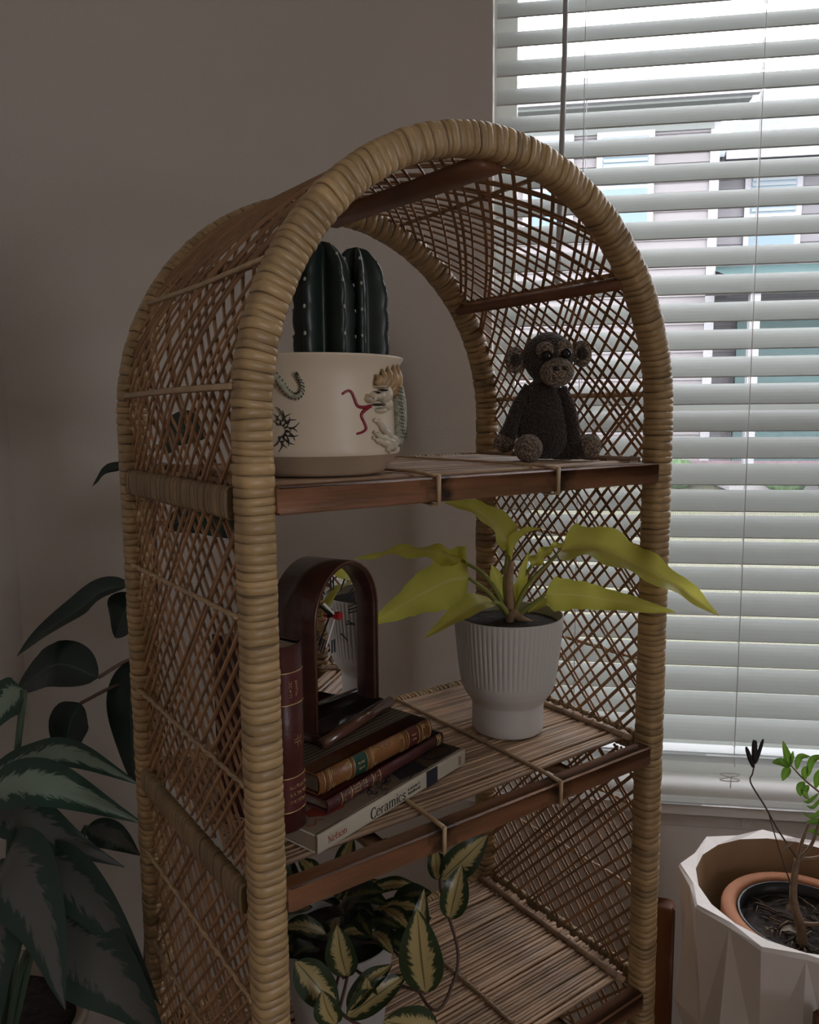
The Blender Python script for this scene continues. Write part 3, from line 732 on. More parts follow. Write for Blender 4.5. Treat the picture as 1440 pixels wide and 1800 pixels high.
# ---- crocheted monkey
def wool(name, col, col2):
    mt = bpy.data.materials.new(name); mt.use_nodes = True; t = mt.node_tree; n = t.nodes; L = t.links; p_ = n['Principled BSDF']
    p_.inputs['Roughness'].default_value = .95; p_.inputs['Specular IOR Level'].default_value = .1
    p_.inputs['Sheen Weight'].default_value = .35; p_.inputs['Sheen Roughness'].default_value = .5
    tcn = n.new('ShaderNodeTexCoord'); vo = n.new('ShaderNodeTexVoronoi'); vo.inputs['Scale'].default_value = 330
    mp = n.new('ShaderNodeMapping'); mp.inputs['Scale'].default_value = (1, 1, 1.35); L.new(tcn.outputs['Object'], mp.inputs[0]); L.new(mp.outputs[0], vo.inputs['Vector'])
    nz2 = n.new('ShaderNodeTexNoise'); nz2.inputs['Scale'].default_value = 420; L.new(tcn.outputs['Object'], nz2.inputs['Vector'])
    r_ = n.new('ShaderNodeValToRGB'); r_.color_ramp.elements[0].position = .42; r_.color_ramp.elements[1].position = .6
    r_.color_ramp.elements[0].color = (*col2, 1); r_.color_ramp.elements[1].color = (*col, 1); L.new(nz2.outputs['Fac'], r_.inputs[0]); L.new(r_.outputs[0], p_.inputs['Base Color'])
    bp = n.new('ShaderNodeBump'); bp.inputs['Strength'].default_value = 1; bp.inputs['Distance'].default_value = .0022; bp.invert = True
    L.new(vo.outputs['Distance'], bp.inputs['Height']); L.new(bp.outputs[0], p_.inputs['Normal']); return mt
M['wool'] = wool('brown_wool', (.070, .049, .036), (.036, .025, .020)); M['tweed'] = wool('tweed_wool', (.36, .28, .20), (.10, .07, .05))
M['bead'] = mat('black_bead', (.008, .008, .008), .15)
MP = Vector((.43, .112, T1)); mk = shelf_thing('toy_monkey', MP, 'brown crocheted toy monkey sitting at the right of the top shelf', 'toy')
ma, mf = Vector((.702, -.712, 0)), Vector((-.712, -.702, 0))
def mpt(a, f, z): return MP+ma*a+mf*f+Vector((0, 0, z))
mrot = Matrix((ma, mf, Vector((0, 0, 1)))).transposed()
px = .000690
stitch = lambda v: .012*math.sin(v.z*2*PI/.0042)
b = MB()
pr = [(.0, .0005), (.012, .0005), (.022, .003), (.0295, .011), (.0315, .022), (.0305, .036), (.0275, .052), (.0235, .068), (.0195, .082), (.0155, .092), (.0, .098)]
pth = smooth_path([Vector((r, 0, z)) for r, z in pr], 6)
b.lathe([(max(0, p.x)*(1+.012*math.sin(p.z*2*PI/.0042)), p.z) for p in pth], 36, mpt(0, 0, 0)); b.build('body', M['wool'], mk)
HC = mpt(.0045, .006, .1195)
hrot = mrot @ Matrix.Rotation(math.radians(-10), 3, 'Z') @ Matrix.Rotation(math.radians(-6), 3, 'Y')
def hp(a, f, z): return HC+hrot @ Vector((a, f, z))
b = MB(); b.ball(HC, (.0295, .028, .0305), hrot, 32, 20, disp=lambda v: .01*math.sin(v.z*2*PI/.0042)); b.build('head', M['wool'], mk)
b = MB(); b.ball(hp(.004, .024, -.0185), (.0200, .0150, .0170), hrot, 26, 16, disp=lambda v: .01*math.sin(v.y*2*PI/.004)); mz = b.build('muzzle', M['tweed'], mk)
b = MB(); b.ball(hp(.000, .0385, -.0145), (.0035, .0014, .0026), hrot, 10, 8); b.ball(hp(.0095, .0378, -.0150), (.0030, .0014, .0026), hrot, 10, 8); b.build('nostrils', M['bead'], mz)
for s_, a in ((-1, -.0075), (1, .0150)):
    b = MB(); b.ball(hp(a, .0235, .0075), (.0108, .0052, .0108), hrot @ Matrix.Rotation(-s_*.25, 3, 'Z'), 20, 12); ep = b.build('eye_patch', M['tweed'], mk)
    b = MB(); b.ball(hp(a+.0008, .0285, .0015), (.0062, .0040, .0060), hrot, 16, 10); b.build('eye', M['bead'], ep)
for s_ in (-1, 1):
    b = MB(); c = hp(s_*.0395, .000, .002 if s_ < 0 else .0005)
    b.ball(c, (.0122, .0062, .0158), hrot, 22, 14); ea = b.build('ear', M['tweed'], mk)
    b = MB(); b.ball(c+hrot @ Vector((0, .0040, 0)), (.0072, .0034, .0088), hrot, 14, 10); b.build('inner_ear', M['wool'], ea)
def limb(name, pts, rs, endr, sole=True):
    P = smooth_path(pts, 7); R_ = []
    for i in range(len(P)):
        x = i/(len(P)-1)*(len(rs)-1); k = min(int(x), len(rs)-2); R_.append((rs[k]+(rs[k+1]-rs[k])*(x-k))*(1+.02*math.sin(i*2.4)))
    b = MB(); b.tube(P, R_, 18); o = b.build(name, M['wool'], mk)
    d = (P[-1]-P[-3]).normalized(); q = d.to_track_quat('Z', 'Y').to_matrix()
    b = MB(); b.ball(P[-1], (endr, endr, endr*.95), q, 22, 14); return o, b
o, b = limb('arm', [mpt(-.016, .004, .086), mpt(-.030, .006, .062), mpt(-.039, .010, .038), mpt(-.047, .014, .020)], [.0085, .0092, .0098, .0112], .0128); b.build('hand', M['tweed'], o)
o, b = limb('arm', [mpt(.019, .004, .084), mpt(.028, .006, .062), mpt(.033, .008, .038), mpt(.034, .008, .0155)], [.0080, .0088, .0092, .0105], .0115); b.build('hand', M['wool'], o)
o, b = limb('leg', [mpt(-.010, .010, .012), mpt(-.014, .030, .0125), mpt(-.017, .050, .0145)], [.012, .0125, .014], .0165); b.build('foot', M['tweed'], o)
o, b = limb('leg', [mpt(.012, .006, .010), mpt(.034, .010, .0105), mpt(.0535, .012, .0155)], [.0105, .0110, .0135], .0150); b.build('foot', M['tweed'], o)

# ---- lime philodendron in a ribbed white pot
M['whitepot'] = mat('matt_white_pot', (.62, .60, .57), .55, bump=.05, bs=200)
M['phil'] = leaf_mat('lime_leaf', (.60, .58, .10), (.68, .64, .13), .2, .9, 3, .5, .4, vein=(.74, .70, .24), feather=.2)
M['petiole'] = mat('lime_petiole', (.34, .35, .09), .45, trans=.15)
M['sheath'] = mat('dry_sheath', (.36, .23, .13), .7, var=.3, vs=60)
PP = Vector((.388, .127, T2)); ph = shelf_thing('potted_philodendron', PP, 'lime green philodendron in a ribbed white pot on the middle shelf', 'plant')
HP = .1455
prof2 = [(.0395, 0), (.0425, .0012), (.0438, .004), (.0440, .030), (.0442, .037), (.0475, .042), (.0540, .051), (.0575, .060), (.0590, .068), (.0670, HP-.001), (.0672, HP), (.0655, HP), (.0650, HP-.004), (.060, .11)]
dense = []
for (r0, z0), (r1, z1_) in zip(prof2[:-1], prof2[1:]):
    for q in range(3): dense.append((r0+(r1-r0)*q/3, z0+(z1_-z0)*q/3))
dense.append(prof2[-1])
def rib(th, i, r, z):
    if .066 < z < HP-.003 and i < 32: return r+.0009*min(1, (z-.066)/.006)*(abs(math.cos(th*33))**.5*2-1.2)
    return r
b = MB(); b.lathe(dense, 396, PP, rf=rib); b.build('pot', M['whitepot'], ph)
b = MB(); b.lathe([(.0645, HP-.012), (.04, HP-.009), (.02, HP-.008), (0, HP-.007)], 30, PP, cap0=False); b.build('soil', M['soil'], ph)
ST = PP+Vector((.004, -.001, HP-.010))
def stemtube(pts, rs, name='petiole', m='petiole', par=None): 
    P = smooth_path(pts, 6); n_ = len(P); r_ = [rs[0]+(rs[1]-rs[0])*i/(n_-1) for i in range(n_)]; b = MB(); b.tube(P, r_, 8); return b.build(name, M[m], par or ph)
tocam = Vector((-.70, -.70, .1)); cr = Vector((.813, -.582, 0))
def phleaf(pts, width, nrm, stem=None, fold=.18, wave=.003, serr=.10, wf=3.2, kind='phil', droop=0):
    o = leaf_mb(pts, width, nrm, kind, fold, wave, wf, serr, 30, 8, droop).build('leaf', M['phil'], ph)
    if stem: stemtube(stem, (.0034, .0022), par=o)
phleaf([(.4381, .0890, 1.2880), (.4500, .0450, 1.2960), (.4650, .000, 1.2820), (.4805, -.050, 1.2600), (.4935, -.0900, 1.2350)], .062, (-.55, -.10, .83), [ST, (.405, .112, 1.245), (.4381, .0890, 1.2880)], fold=.38, wave=.004, wf=4)
phleaf([(.4200, .0950, 1.2360), (.4370, .0550, 1.2390), (.4560, .0050, 1.2370), (.4740, -.0500, 1.2340)], .042, (-.70, -.60, .40), [ST, (.408, .107, 1.222), (.4200, .0950, 1.2360)], fold=.05)
phleaf([(.4400, .140, 1.262), (.458, .128, 1.282), (.474, .112, 1.292)], .022, (-.6, -.2, .7), [ST, (.412, .137, 1.235), (.4400, .140, 1.262)], serr=0)
phleaf([(.4055, .145, 1.2930), (.3830, .146, 1.3200), (.3500, .151, 1.3405), (.3140, .160, 1.3500)], .046, (-.35, -.65, .68), None, fold=.3, serr=.03, wave=.002)
stemtube([ST, ST+Vector((.001, .010, .045)), (.4055, .145, 1.2930)], (.0062, .0030))
phleaf([(.4020, .138, 1.272), (.4050, .132, 1.295), (.4170, .124, 1.308), (.4330, .1150, 1.3130)], .017, (-.6, -.1, .8), None, fold=.9, serr=0, wave=.001, kind='lance')
stemtube([ST, (.394, .133, 1.245), (.4020, .138, 1.272)], (.0070, .0042), 'stem', 'sheath')
phleaf([(.3690, .1930, 1.2690), (.345, .217, 1.2790), (.312, .258, 1.2790), (.2740, .302, 1.2650)], .038, (-.2, -.5, .84), [ST, (.380, .155, 1.250), (.3690, .1930, 1.2690)], fold=-.1, wave=.004)
phleaf([(.3640, .1740, 1.2500), (.350, .196, 1.2450), (.328, .235, 1.2200), (.292, .290, 1.1780)], .098, (-.55, -.68, .48), [ST, (.378, .150, 1.232), (.3640, .1740, 1.2500)], fold=-.08, wave=.004, serr=.12)
phleaf([(.3560, .1190, 1.2310), (.3250, .1120, 1.2340), (.2850, .1080, 1.2240), (.2430, .1090, 1.2070)], .030, (-.25, -.45, .86), [ST, (.372, .121, 1.2240), (.3560, .1190, 1.2310)], fold=.3, serr=0, wave=.001, kind='lance')
phleaf([(.402, .108, 1.213), (.420, .095, 1.224), (.436, .088, 1.222), (.446, .084, 1.212)], .015, (-.3, -.3, .9), None, fold=.4, serr=0, wave=0, kind='lance')
phleaf([(.390, .140, 1.225), (.386, .148, 1.255), (.383, .152, 1.268)], .016, (-.7, -.6, .2), None, fold=.3, serr=0, wave=0, kind='lance')
phleaf([(.402, .132, 1.222), (.412, .130, 1.242), (.421, .127, 1.255)], .016, (-.7, -.6, .2), None, fold=.3, serr=0, wave=0, kind='lance')
phleaf([(.400, .126, 1.222), (.409, .124, 1.262), (.417, .120, 1.288)], .009, (-.7, -.6, .2), None, fold=.5, serr=0, wave=0, kind='lance')
b = MB(); b.tube(smooth_path([ST+Vector((-.012, -.010, -.002)), ST+Vector((-.002, -.004, .010)), ST+Vector((.008, -.012, .002)), ST+Vector((.020, -.022, -.001))], 5), [.002, .004, .005, .006, .0065, .0068, .0068, .0066, .0062, .0058, .005, .0045, .004, .003, .002, .001], 8); b.build('crown', M['sheath'], ph)

# ---- books
M['leather_dk'] = mat('oxblood_leather', (.085, .022, .018), .38, var=.35, vs=40, bump=.2, bs=300)
M['leather_br'] = mat('tan_leather', (.20, .075, .026), .36, var=.3, vs=25, bump=.15, bs=300)
M['leather_brt'] = mat('tan_leather_spine', (.27, .115, .04), .34, var=.3, vs=30, bump=.15, bs=300)
M['leather_rd'] = mat('maroon_leather', (.105, .03, .028), .4, var=.3, vs=40, bump=.3, bs=350)
M['pages'] = mat('page_block', (.50, .42, .32), .8, var=.25, vs=12, stretch=(1, 1, 60), bump=.3, bs=60)
M['gold'] = mat('gold_tooling', (.78, .58, .26), .32, metal=.55)
M['green_lb'] = mat('green_label', (.02, .06, .04), .4)
M['red_lb'] = mat('maroon_label', (.10, .022, .02), .4)
M['paper'] = mat('cream_cover', (.52, .47, .36), .6, var=.08, vs=20)
M['inkb'] = mat('navy_ink', (.018, .018, .025), .6)
M['inkr'] = mat('red_ink', (.30, .05, .03), .6)
def book_frame(loc, ang, tilt=0., lean=None):
    """local x along the spine, y from spine to fore edge, z up"""
    R_ = Matrix.Rotation(ang, 4, 'Z') @ Matrix.Rotation(tilt, 4, 'X')
    return MS @ Matrix.Translation(loc) @ R_
def book(name, mw, L_, Wd, Th, cover, spine_m, label, rounded=True, inset=.003):
    o = empty(name, mw); ORG[0] = Vector((0, 0, 0)); tag(o, label, 'book')
    b = MB(); b.box((L_/2, Wd/2+.001, Th/2), (L_-inset*2, Wd-.004-inset, Th-.005)); b.build('pages', M['pages'], o, smooth=False)
    for z in (.0012, Th-.0012):
        b = MB(); b.box((L_/2, Wd/2+.002, z), (L_, Wd-.004, .0024), bev=.0006); b.build('cover', cover, o)
    b = MB(); n = 10; vs = []; fs = []
    for i in range(n+1):
        a = -PI/2+PI*i/n; bul = .55 if rounded else .06
        y, z = .004-math.cos(a)*Th/2*bul, Th/2+math.sin(a)*Th/2
        if not rounded: y, z = .002-.0022*(1 if 0 < i < n else .4), Th*i/n
        for x in (0, L_): vs.append((x, y, z))
        for x in (L_, 0): vs.append((x, y+.002, z))
    for i in range(n):
        a = i*4; 
        for k in range(4): fs.append((a+k, a+4+k, a+4+(k+1) % 4, a+(k+1) % 4))
    fs += [(0, 1, 2, 3), (n*4+3, n*4+2, n*4+1, n*4)]
    b.add(vs, fs); sp = b.build('spine', spine_m, o); return o, sp
def spine_pt(x, u, Th, o=.0003, bul=.55):
    """u 0 bottom .. 1 top across a rounded spine"""
    a = -PI/2+PI*u; return Vector((x, .004-math.cos(a)*(Th/2*bul+o), Th/2+math.sin(a)*(Th/2+o)))
def band(mb, x, Th, r=.0005, u0=.06, u1=.94, o=.0003, bul=.55): mb.tube([spine_pt(x, u0+(u1-u0)*i/10, Th, o, bul) for i in range(11)], r, 6)
def patch(mb, x0, x1, Th, o=.0005, u0=.05, u1=.95, bul=.55, n=8):
    vs = []; 
    for i in range(n+1):
        for x in (x0, x1): vs.append(spine_pt(x, u0+(u1-u0)*i/n, Th, o, bul))
    mb.add(vs, [(2*i, 2*i+1, 2*i+3, 2*i+2) for i in range(n)])
def marks(mb, x0, x1, u, Th, n, h=.12, seed=1, o=.0009, bul=.55, vert=False):
    """illegible gold lettering as short strokes"""
    r = random.Random(seed); w_ = (x1-x0)/n
    for i in range(n):
        xa = x0+i*w_+w_*.15; xb = xa+w_*.6
        a, c = u-h/2, u+h/2
        for st in r.sample([((xa, a), (xa, c)), ((xa, a), (xb, c)), ((xb, a), (xb, c)), ((xa, c), (xb, c)), ((xa, u), (xb, u)), ((xa, a), (xb, a))], 3):
            mb.tube([spine_pt(st[0][0], st[0][1], Th, o, bul), spine_pt(st[1][0], st[1][1], Th, o, bul)], .00022, 4)
# strokes for serif lettering: glyphs on a 0..1 x-height grid, strokes = (points, width at each end or one value)
def arc(cx, cy, rx, ry, a0, a1, n=14): return [(cx+rx*math.cos(math.radians(a0+(a1-a0)*i/n)), cy+ry*math.sin(math.radians(a0+(a1-a0)*i/n))) for i in range(n+1)]
TK, TN = .20, .07
def vary(pts, a=TK, b_=TN):
    """thick where the stroke runs vertically, thin where it runs across"""
    ws = []
    for i in range(len(pts)):
        p, q = pts[max(0, i-1)], pts[min(len(pts)-1, i+1)]; dx, dy = q[0]-p[0], q[1]-p[1]; l = math.hypot(dx, dy) or 1
        ws.append(b_+(a-b_)*abs(dy)/l)
    return (pts, ws)
def stem_(x, y0, y1, s0=True, s1=False, tick=True):
    g = [([(x, y0), (x, y1)], [TK, TK])]
    if s0: g.append(([(x-.19, y0+.03), (x+.19, y0+.03)], [.06, .06]))
    if s1: g.append(([(x-.17, y1-.03), (x+.17, y1-.03)], [.06, .06]))
    elif tick: g.append(([(x-.18, y1-.06), (x, y1-.02)], [.05, .12]))
    return g
GL = {
 'C': ([vary(arc(.62, .72, .54, .76, 52, 312, 24), .26, .08), ([(.93, 1.34), (.97, 1.0)], [.10, .05]), ([(.97, .12), (1.06, .42)], [.12, .03])], 1.18),
 'e': ([vary(arc(.42, .5, .36, .5, 2, 318, 22)), ([(.10, .54), (.78, .54)], [.07, .07])], .92),
 'r': (stem_(.22, 0, 1)+[vary(arc(.50, .66, .26, .30, 165, 60, 8), .12, .08), ([(.60, .93), (.68, .84)], [.10, .20])], .78),
 'a': ([vary(arc(.36, .72, .26, .28, 150, 0, 10)), ([(.62, .74), (.62, .12), (.70, .02), (.86, .10)], [TK, TK, .12, .05]), vary(arc(.34, .26, .26, .26, 60, 330, 14)), ([(.14, .80), (.16, .70)], [.14, .18])], .92),
 'm': (stem_(.22, 0, 1)+stem_(.80, 0, .72, tick=False)+stem_(1.38, 0, .72, tick=False)+[vary(arc(.52, .70, .28, .28, 170, 0, 10)), vary(arc(1.10, .70, .28, .28, 170, 0, 10))], 1.66),
 'i': (stem_(.22, 0, 1)+[([(.22, 1.28), (.22, 1.48)], [.2, .2])], .52),
 'c': ([vary(arc(.44, .5, .36, .5, 50, 312, 20)), ([(.64, .88), (.70, .76)], [.12, .18])], .86),
 's': ([vary([(.64, .80), (.52, .95), (.34, .98), (.18, .86), (.16, .72), (.30, .60), (.50, .48), (.66, .34), (.64, .16), (.48, .02), (.28, .03), (.13, .20)], .2, .1), ([(.66, .96), (.65, .72)], [.06, .06]), ([(.13, .04), (.12, .30)], [.06, .06])], .82),
 'N': ([([(.22, 0), (.22, 1.42)], [.08, .08]), ([(.20, 1.42), (1.02, .0)], [.24, .24]), ([(1.02, 0), (1.02, 1.42)], [.08, .08]), ([(.04, 1.40), (.36, 1.40)], [.06, .06]), ([(.86, 1.40), (1.18, 1.40)], [.06, .06]), ([(.06, .03), (.38, .03)], [.06, .06])], 1.26),
 'l': (stem_(.22, 0, 1.46), .5),
 'o': ([vary(arc(.44, .5, .37, .5, 0, 360, 26))], .94),
 'n': (stem_(.22, 0, 1)+stem_(.82, 0, .72, tick=False)+[vary(arc(.53, .70, .29, .28, 170, 0, 10))], 1.08),
}
def serif_text(mb, txt, put, h, x0, track=0.):
    x = x0
    for ch in txt:
        g, adv = GL[ch]
        for pts, ws in g:
            if isinstance(ws, (int, float)): ws = [ws]*len(pts)
            vs = []
            for i, (a, c) in enumerate(pts):
                p, q = pts[max(0, i-1)], pts[min(len(pts)-1, i+1)]; dx, dy = q[0]-p[0], q[1]-p[1]; l = math.hypot(dx, dy) or 1
                wv = ws[min(i, len(ws)-1)]/2
                for sg in (1, -1): vs.append(put((x+(a-sg*dy/l*wv)*h), (c+sg*dx/l*wv)*h))
            mb.add(vs, [(2*i, 2*i+1, 2*i+3, 2*i+2) for i in range(len(pts)-1)])
        x += (adv+track)*h
    return x
def font_text(name, txt, size, mw, m, par):
    c = bpy.data.curves.new(name, 'FONT'); c.body = txt; c.size = size; c.extrude = .00005; c.materials.append(m)
    t_ = bpy.data.objects.new(name, c); COL.objects.link(t_); bpy.context.view_layer.update()
    me = bpy.data.meshes.new_from_object(t_); bpy.data.objects.remove(t_); me.materials.clear(); me.materials.append(m)
    o = bpy.data.objects.new(name, me); link(o, par); o.matrix_local = mw; o['kind'] = 'stuff'; return o
FRONT = Matrix(((1, 0, 0, 0), (0, 0, -1, 0), (0, 1, 0, 0), (0, 0, 0, 1)))   # text plane xz facing -y
# paperback at the bottom
CA = math.atan2(.0635, .2209); CT = .0182
ceramics, sp = book('paperback_book', book_frame((.0560, .0130, T2), CA), .2300, .162, CT, M['paper'], M['paper'], 'cream paperback with Ceramics on its spine, bottom of the book stack', rounded=False, inset=.0006)
sy = -.0006
b = MB(); ex = serif_text(b, 'Ceramics', lambda x, z: Vector((x, sy, .0034+z)), .0070, .0705); b.build('spine_title', M['inkb'], ceramics, smooth=False)
b = MB(); serif_text(b, 'Nelson', lambda x, z: Vector((x, sy, .0058+z)), .0046, .0120); b.build('spine_author', M['inkr'], ceramics, smooth=False)
font_text('spine_subtitle', "a potter's", .0052, Matrix.Translation((.1275, sy, .0098)) @ FRONT, M['inkb'], ceramics)
font_text('spine_subtitle', 'handbook', .0052, Matrix.Translation((.1275, sy, .0052)) @ FRONT, M['inkb'], ceramics)
b = MB(); b.box((.1685, -.00045, CT/2), (.0190, .0003, CT*.96)); b.build('spine_picture', M['inkb'], ceramics, smooth=False)
b = MB()
for i in range(5): b.box((.2195, -.00055, .0045+i*.0021), (.0050, .0002, .0009))
b.build('spine_imprint', M['inkr'], ceramics, smooth=False)
zc = CT+.00015
b = MB(); O_ = arc(.2030, .0200, .0215, .0125, 0, 360, 40); I_ = arc(.2050, .0190, .0180, .0085, 0, 360, 40)
b.add([Vector((x, y, zc)) for x, y in O_]+[Vector((x, y, zc)) for x, y in I_], [(i, i+1, 41+i+1, 41+i) for i in range(40)]); 
rr = random.Random(11)
for i in range(34):
    x, y = rr.uniform(.085, .150), rr.uniform(.004, .026); a = rr.uniform(0, 6.28); r_ = rr.uniform(.003, .008)
    P = [Vector((x+r_*math.cos(a+j*.5)*(.4+j*.12), max(.002, y+r_*math.sin(a+j*.5)*.7), zc)) for j in range(7)]; b.tube(P, .0005, 4, flat=.1, nrm=(0, 0, 1))
b.add([Vector(q) for q in ((.128, .010, zc), (.168, .004, zc), (.172, .026, zc), (.136, .030, zc))], [(0, 1, 2, 3)])
b.build('cover_drawing', M['inkb'], ceramics, smooth=False)
b = MB(); b.add([Vector(q) for q in ((.018, .030, zc), (.030, .020, zc), (.052, .017, zc), (.066, .028, zc), (.060, .040, zc), (.022, .040, zc))], [(0, 1, 2, 3, 4, 5)]); b.tube([Vector((.006, .020, zc)), Vector((.012, .016, zc)), Vector((.020, .022, zc)), Vector((.024, .016, zc))], .0010, 5, flat=.1, nrm=(0, 0, 1)); b.build('cover_flower', M['inkr'], ceramics, smooth=False)
# slim maroon book
RA = math.atan2(.0622, .1848); RT = .0125
red, sp = book('leather_book', book_frame((.0830, .0400, T2+CT+.0002), RA), .1950, .095, RT, M['leather_rd'], M['leather_rd'], 'slim maroon leather book lying on the paperback', True)
b = MB()
for x in (.0200, .0345, .0670, .0790, .1830, .1860, .1890): band(b, x, RT, .00045)
marks(b, .0215, .0335, .62, RT, 2, .42, 3); marks(b, .068, .078, .62, RT, 2, .42, 4)
for u in (.5, .66, .8): marks(b, .0370, .0480, u, RT, 4, .07, int(u*50)); marks(b, .0515, .0580, u, RT, 2, .07, int(u*70))
b.build('gold_tooling', M['gold'], sp)['kind'] = 'stuff'
# tan leather book resting its spine on the maroon one
BA = math.radians(15.5); BT = .0215
tan, sp = book('leather_book', book_frame((.0800, .0535, T2+CT+.0003+RT), BA), .1730, .116, BT, M['leather_br'], M['leather_brt'], 'tan leather book with green and maroon spine labels', True)
M['stripe'] = mat('striped_board_paper', (.13, .10, .075), .6)
_t = M['stripe'].node_tree; _n = _t.nodes; _w = _n.new('ShaderNodeTexWave'); _w.bands_direction = 'Y'; _w.inputs['Scale'].default_value = 55; _w.inputs['Distortion'].default_value = .6
_c = _n.new('ShaderNodeTexCoord'); _r = _n.new('ShaderNodeValToRGB'); _r.color_ramp.elements[0].color = (.05, .038, .03, 1); _r.color_ramp.elements[1].color = (.22, .175, .12, 1)
_t.links.new(_c.outputs['Object'], _w.inputs['Vector']); _t.links.new(_w.outputs['Fac'], _r.inputs[0]); _t.links.new(_r.outputs[0], _n['Principled BSDF'].inputs['Base Color'])
b = MB(); b.box((.0865, .0705, BT+.0001), (.1726, .0880, .0003)); b.build('board_paper', M['stripe'], tan, smooth=False)
b = MB(); patch(b, .0485, .0665, BT); b.build('green_label', M['green_lb'], sp)
b = MB(); patch(b, .1330, .1500, BT); b.build('maroon_label', M['red_lb'], sp)
for x in (.0095, .0455, .0690, .1285, .1525, .1675):
    b = MB(); band(b, x, BT, .0010, o=.0002); b.build('raised_band', M['leather_br'], sp)
b = MB()
for x in (.0065, .0130, .0150, .0415, .0480, .0670, .0735, .0755, .1240, .1325, .1505, .1565, .1700): band(b, x, BT, .00035, o=.0006)
def curl(x0, dirn):
    for u0 in (.30, .72):
        P = [spine_pt(x0+dirn*(.0015+.0028*t*math.cos(t*7)), u0+.10*math.sin(t*7)*(1-t*.3)+.05*t, BT, .0006) for t in [i/14 for i in range(15)]]; b.tube(P, .0003, 4)
for x, d in ((.0165, 1), (.0400, -1), (.0770, 1), (.1225, -1), (.1580, 1), (.1690, -1)): curl(x, d)
P = [spine_pt(.080+.040*t, .72+.045*math.sin(t*34)+.02*math.sin(t*11), BT, .0006) for t in [i/60 for i in range(61)]]; b.tube(P, .0003, 4)
marks(b, .0520, .0630, .60, BT, 5, .06, 7); marks(b, .0530, .0620, .44, BT, 4, .06, 8); marks(b, .1370, .1460, .62, BT, 4, .05, 9); marks(b, .1380, .1450, .48, BT, 4, .05, 10)
b.build('gold_tooling', M['gold'], sp)['kind'] = 'stuff'
# upright oxblood book
UT = .0300; UL = .1700
umw = MS @ Matrix.Translation((.0610, .0420, T2+CT+.0004)) @ Matrix.Rotation(math.radians(20), 4, 'Z') @ Matrix.Rotation(math.radians(-90), 4, 'Y')
upb, sp = book('leather_book', umw, UL, .085, UT, M['leather_dk'], M['leather_dk'], 'oxblood leather book standing upright beside the clock', True)
for xa_, xb_ in ((.1180, .1460), (.0195, .0500)):
    b = MB(); patch(b, xa_, xb_, UT, .0004); b.build('spine_label', M['red_lb'], sp)
b = MB()
for x in (.0190, .0505, .1175, .1465): band(b, x, UT, .00045)
for u in (.5, .64): marks(b, .124, .140, u, UT, 4, .05, int(u*90))
for x in (.026, .033, .040):
    for q in range(6): marks(b, x, x+.0045, .30+q*.075, UT, 1, .05, int(x*1e4)+q)
marks(b, .078, .090, .5, UT, 2, .16, 5); b.build('gold_tooling', M['gold'], sp)['kind'] = 'stuff'

# ---- mantel clock
M['clock'] = mat('clock_mahogany', (.060, .022, .015), .28, var=.35, vs=14, stretch=(1, 1, 5), coat=.3, spec=.5)
M['clock_in'] = mat('clock_interior', (.030, .014, .010), .5, var=.3, vs=20)
M['clock_gl'] = glass_mat('clock_glass', 2.2, (.9, .9, .9))
M['hand'] = mat('clock_hand', (.85, .83, .76), .4)
M['clock_rd'] = mat('clock_red', (.42, .02, .02), .35)
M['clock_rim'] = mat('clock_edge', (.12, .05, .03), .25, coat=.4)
ck = empty('mantel_clock', MS @ Matrix.Translation((.1110, .1145, T2+CT+RT+BT+.0008)) @ Matrix.Rotation(math.radians(25), 4, 'Z'))
tag(ck, 'arched dark wooden mantel clock with a glass front standing on the stacked books', 'clock'); ORG[0] = Vector((0, 0, 0))
CW, CB, CD = .122, .011, .056; CR = CW/2; CH = .1812-CR           # width, base height, depth, arch spring height
def arch2(r, zb, n=28):
    P = [(CR-r, zb)]+[(CR-r*math.cos(PI*i/n), CH+r*math.sin(PI*i/n)) for i in range(n+1)]+[(CR+r, zb)]; return P
b = MB(); O_ = arch2(CR, CB); I_ = arch2(CR-.0068, CB); n = len(O_)
def ring(y, pts): return [Vector((x, y, z)) for x, z in pts]
vs = ring(.002, O_)+ring(.0, arch2(CR-.002, CB))+ring(.0, arch2(CR-.0055, CB))+ring(.003, I_)+ring(CD, I_)+ring(CD, O_)
fs = []
for j in range(6):
    for i in range(n-1): fs.append((j*n+i, j*n+i+1, ((j+1) % 6)*n+i+1, ((j+1) % 6)*n+i))
b.add(vs, fs); b.build('case', M['clock'], ck)
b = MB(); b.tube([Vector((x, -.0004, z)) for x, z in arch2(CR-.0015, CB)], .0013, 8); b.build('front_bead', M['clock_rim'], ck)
b = MB(); b.add(ring(CD-.006, I_)+ring(CD-.001, I_), [tuple(range(n)), tuple(range(n, 2*n))[::-1]]+[(i, (i+1) % n, n+(i+1) % n, n+i) for i in range(n)]); b.build('back_panel', M['clock_in'], ck, smooth=False)
b = MB(); SK = math.tan(math.radians(5.5))
def skew(v): return Vector((v.x, v.y-SK*(v.x-CR), v.z))
b = MB(); b.add([skew(v) for v in ring(.0190, I_)+ring(.0205, I_)], [tuple(range(n)), tuple(range(n, 2*n))[::-1]]+[(i, (i+1) % n, n+(i+1) % n, n+i) for i in range(n)]); b.build('glass_pane', M['clock_gl'], ck, smooth=False)
b = MB(); b.box((CR, CD/2-.004, CB/2), (CW+.004, CD+.008, CB), bev=.002)
P = [Vector((x, -.0125, .0062)) for x in (-.006, CR, CW+.006)]; b.build('base', M['clock'], ck); b = MB(); b.tube(P, .0060, 14); b.build('base_moulding', M['clock_rim'], ck)  # moulding takes a lighter brown, light from above put into its colour
dz, dr = .1200, .042; dc = Vector((CR, .0185, dz))
b = MB()
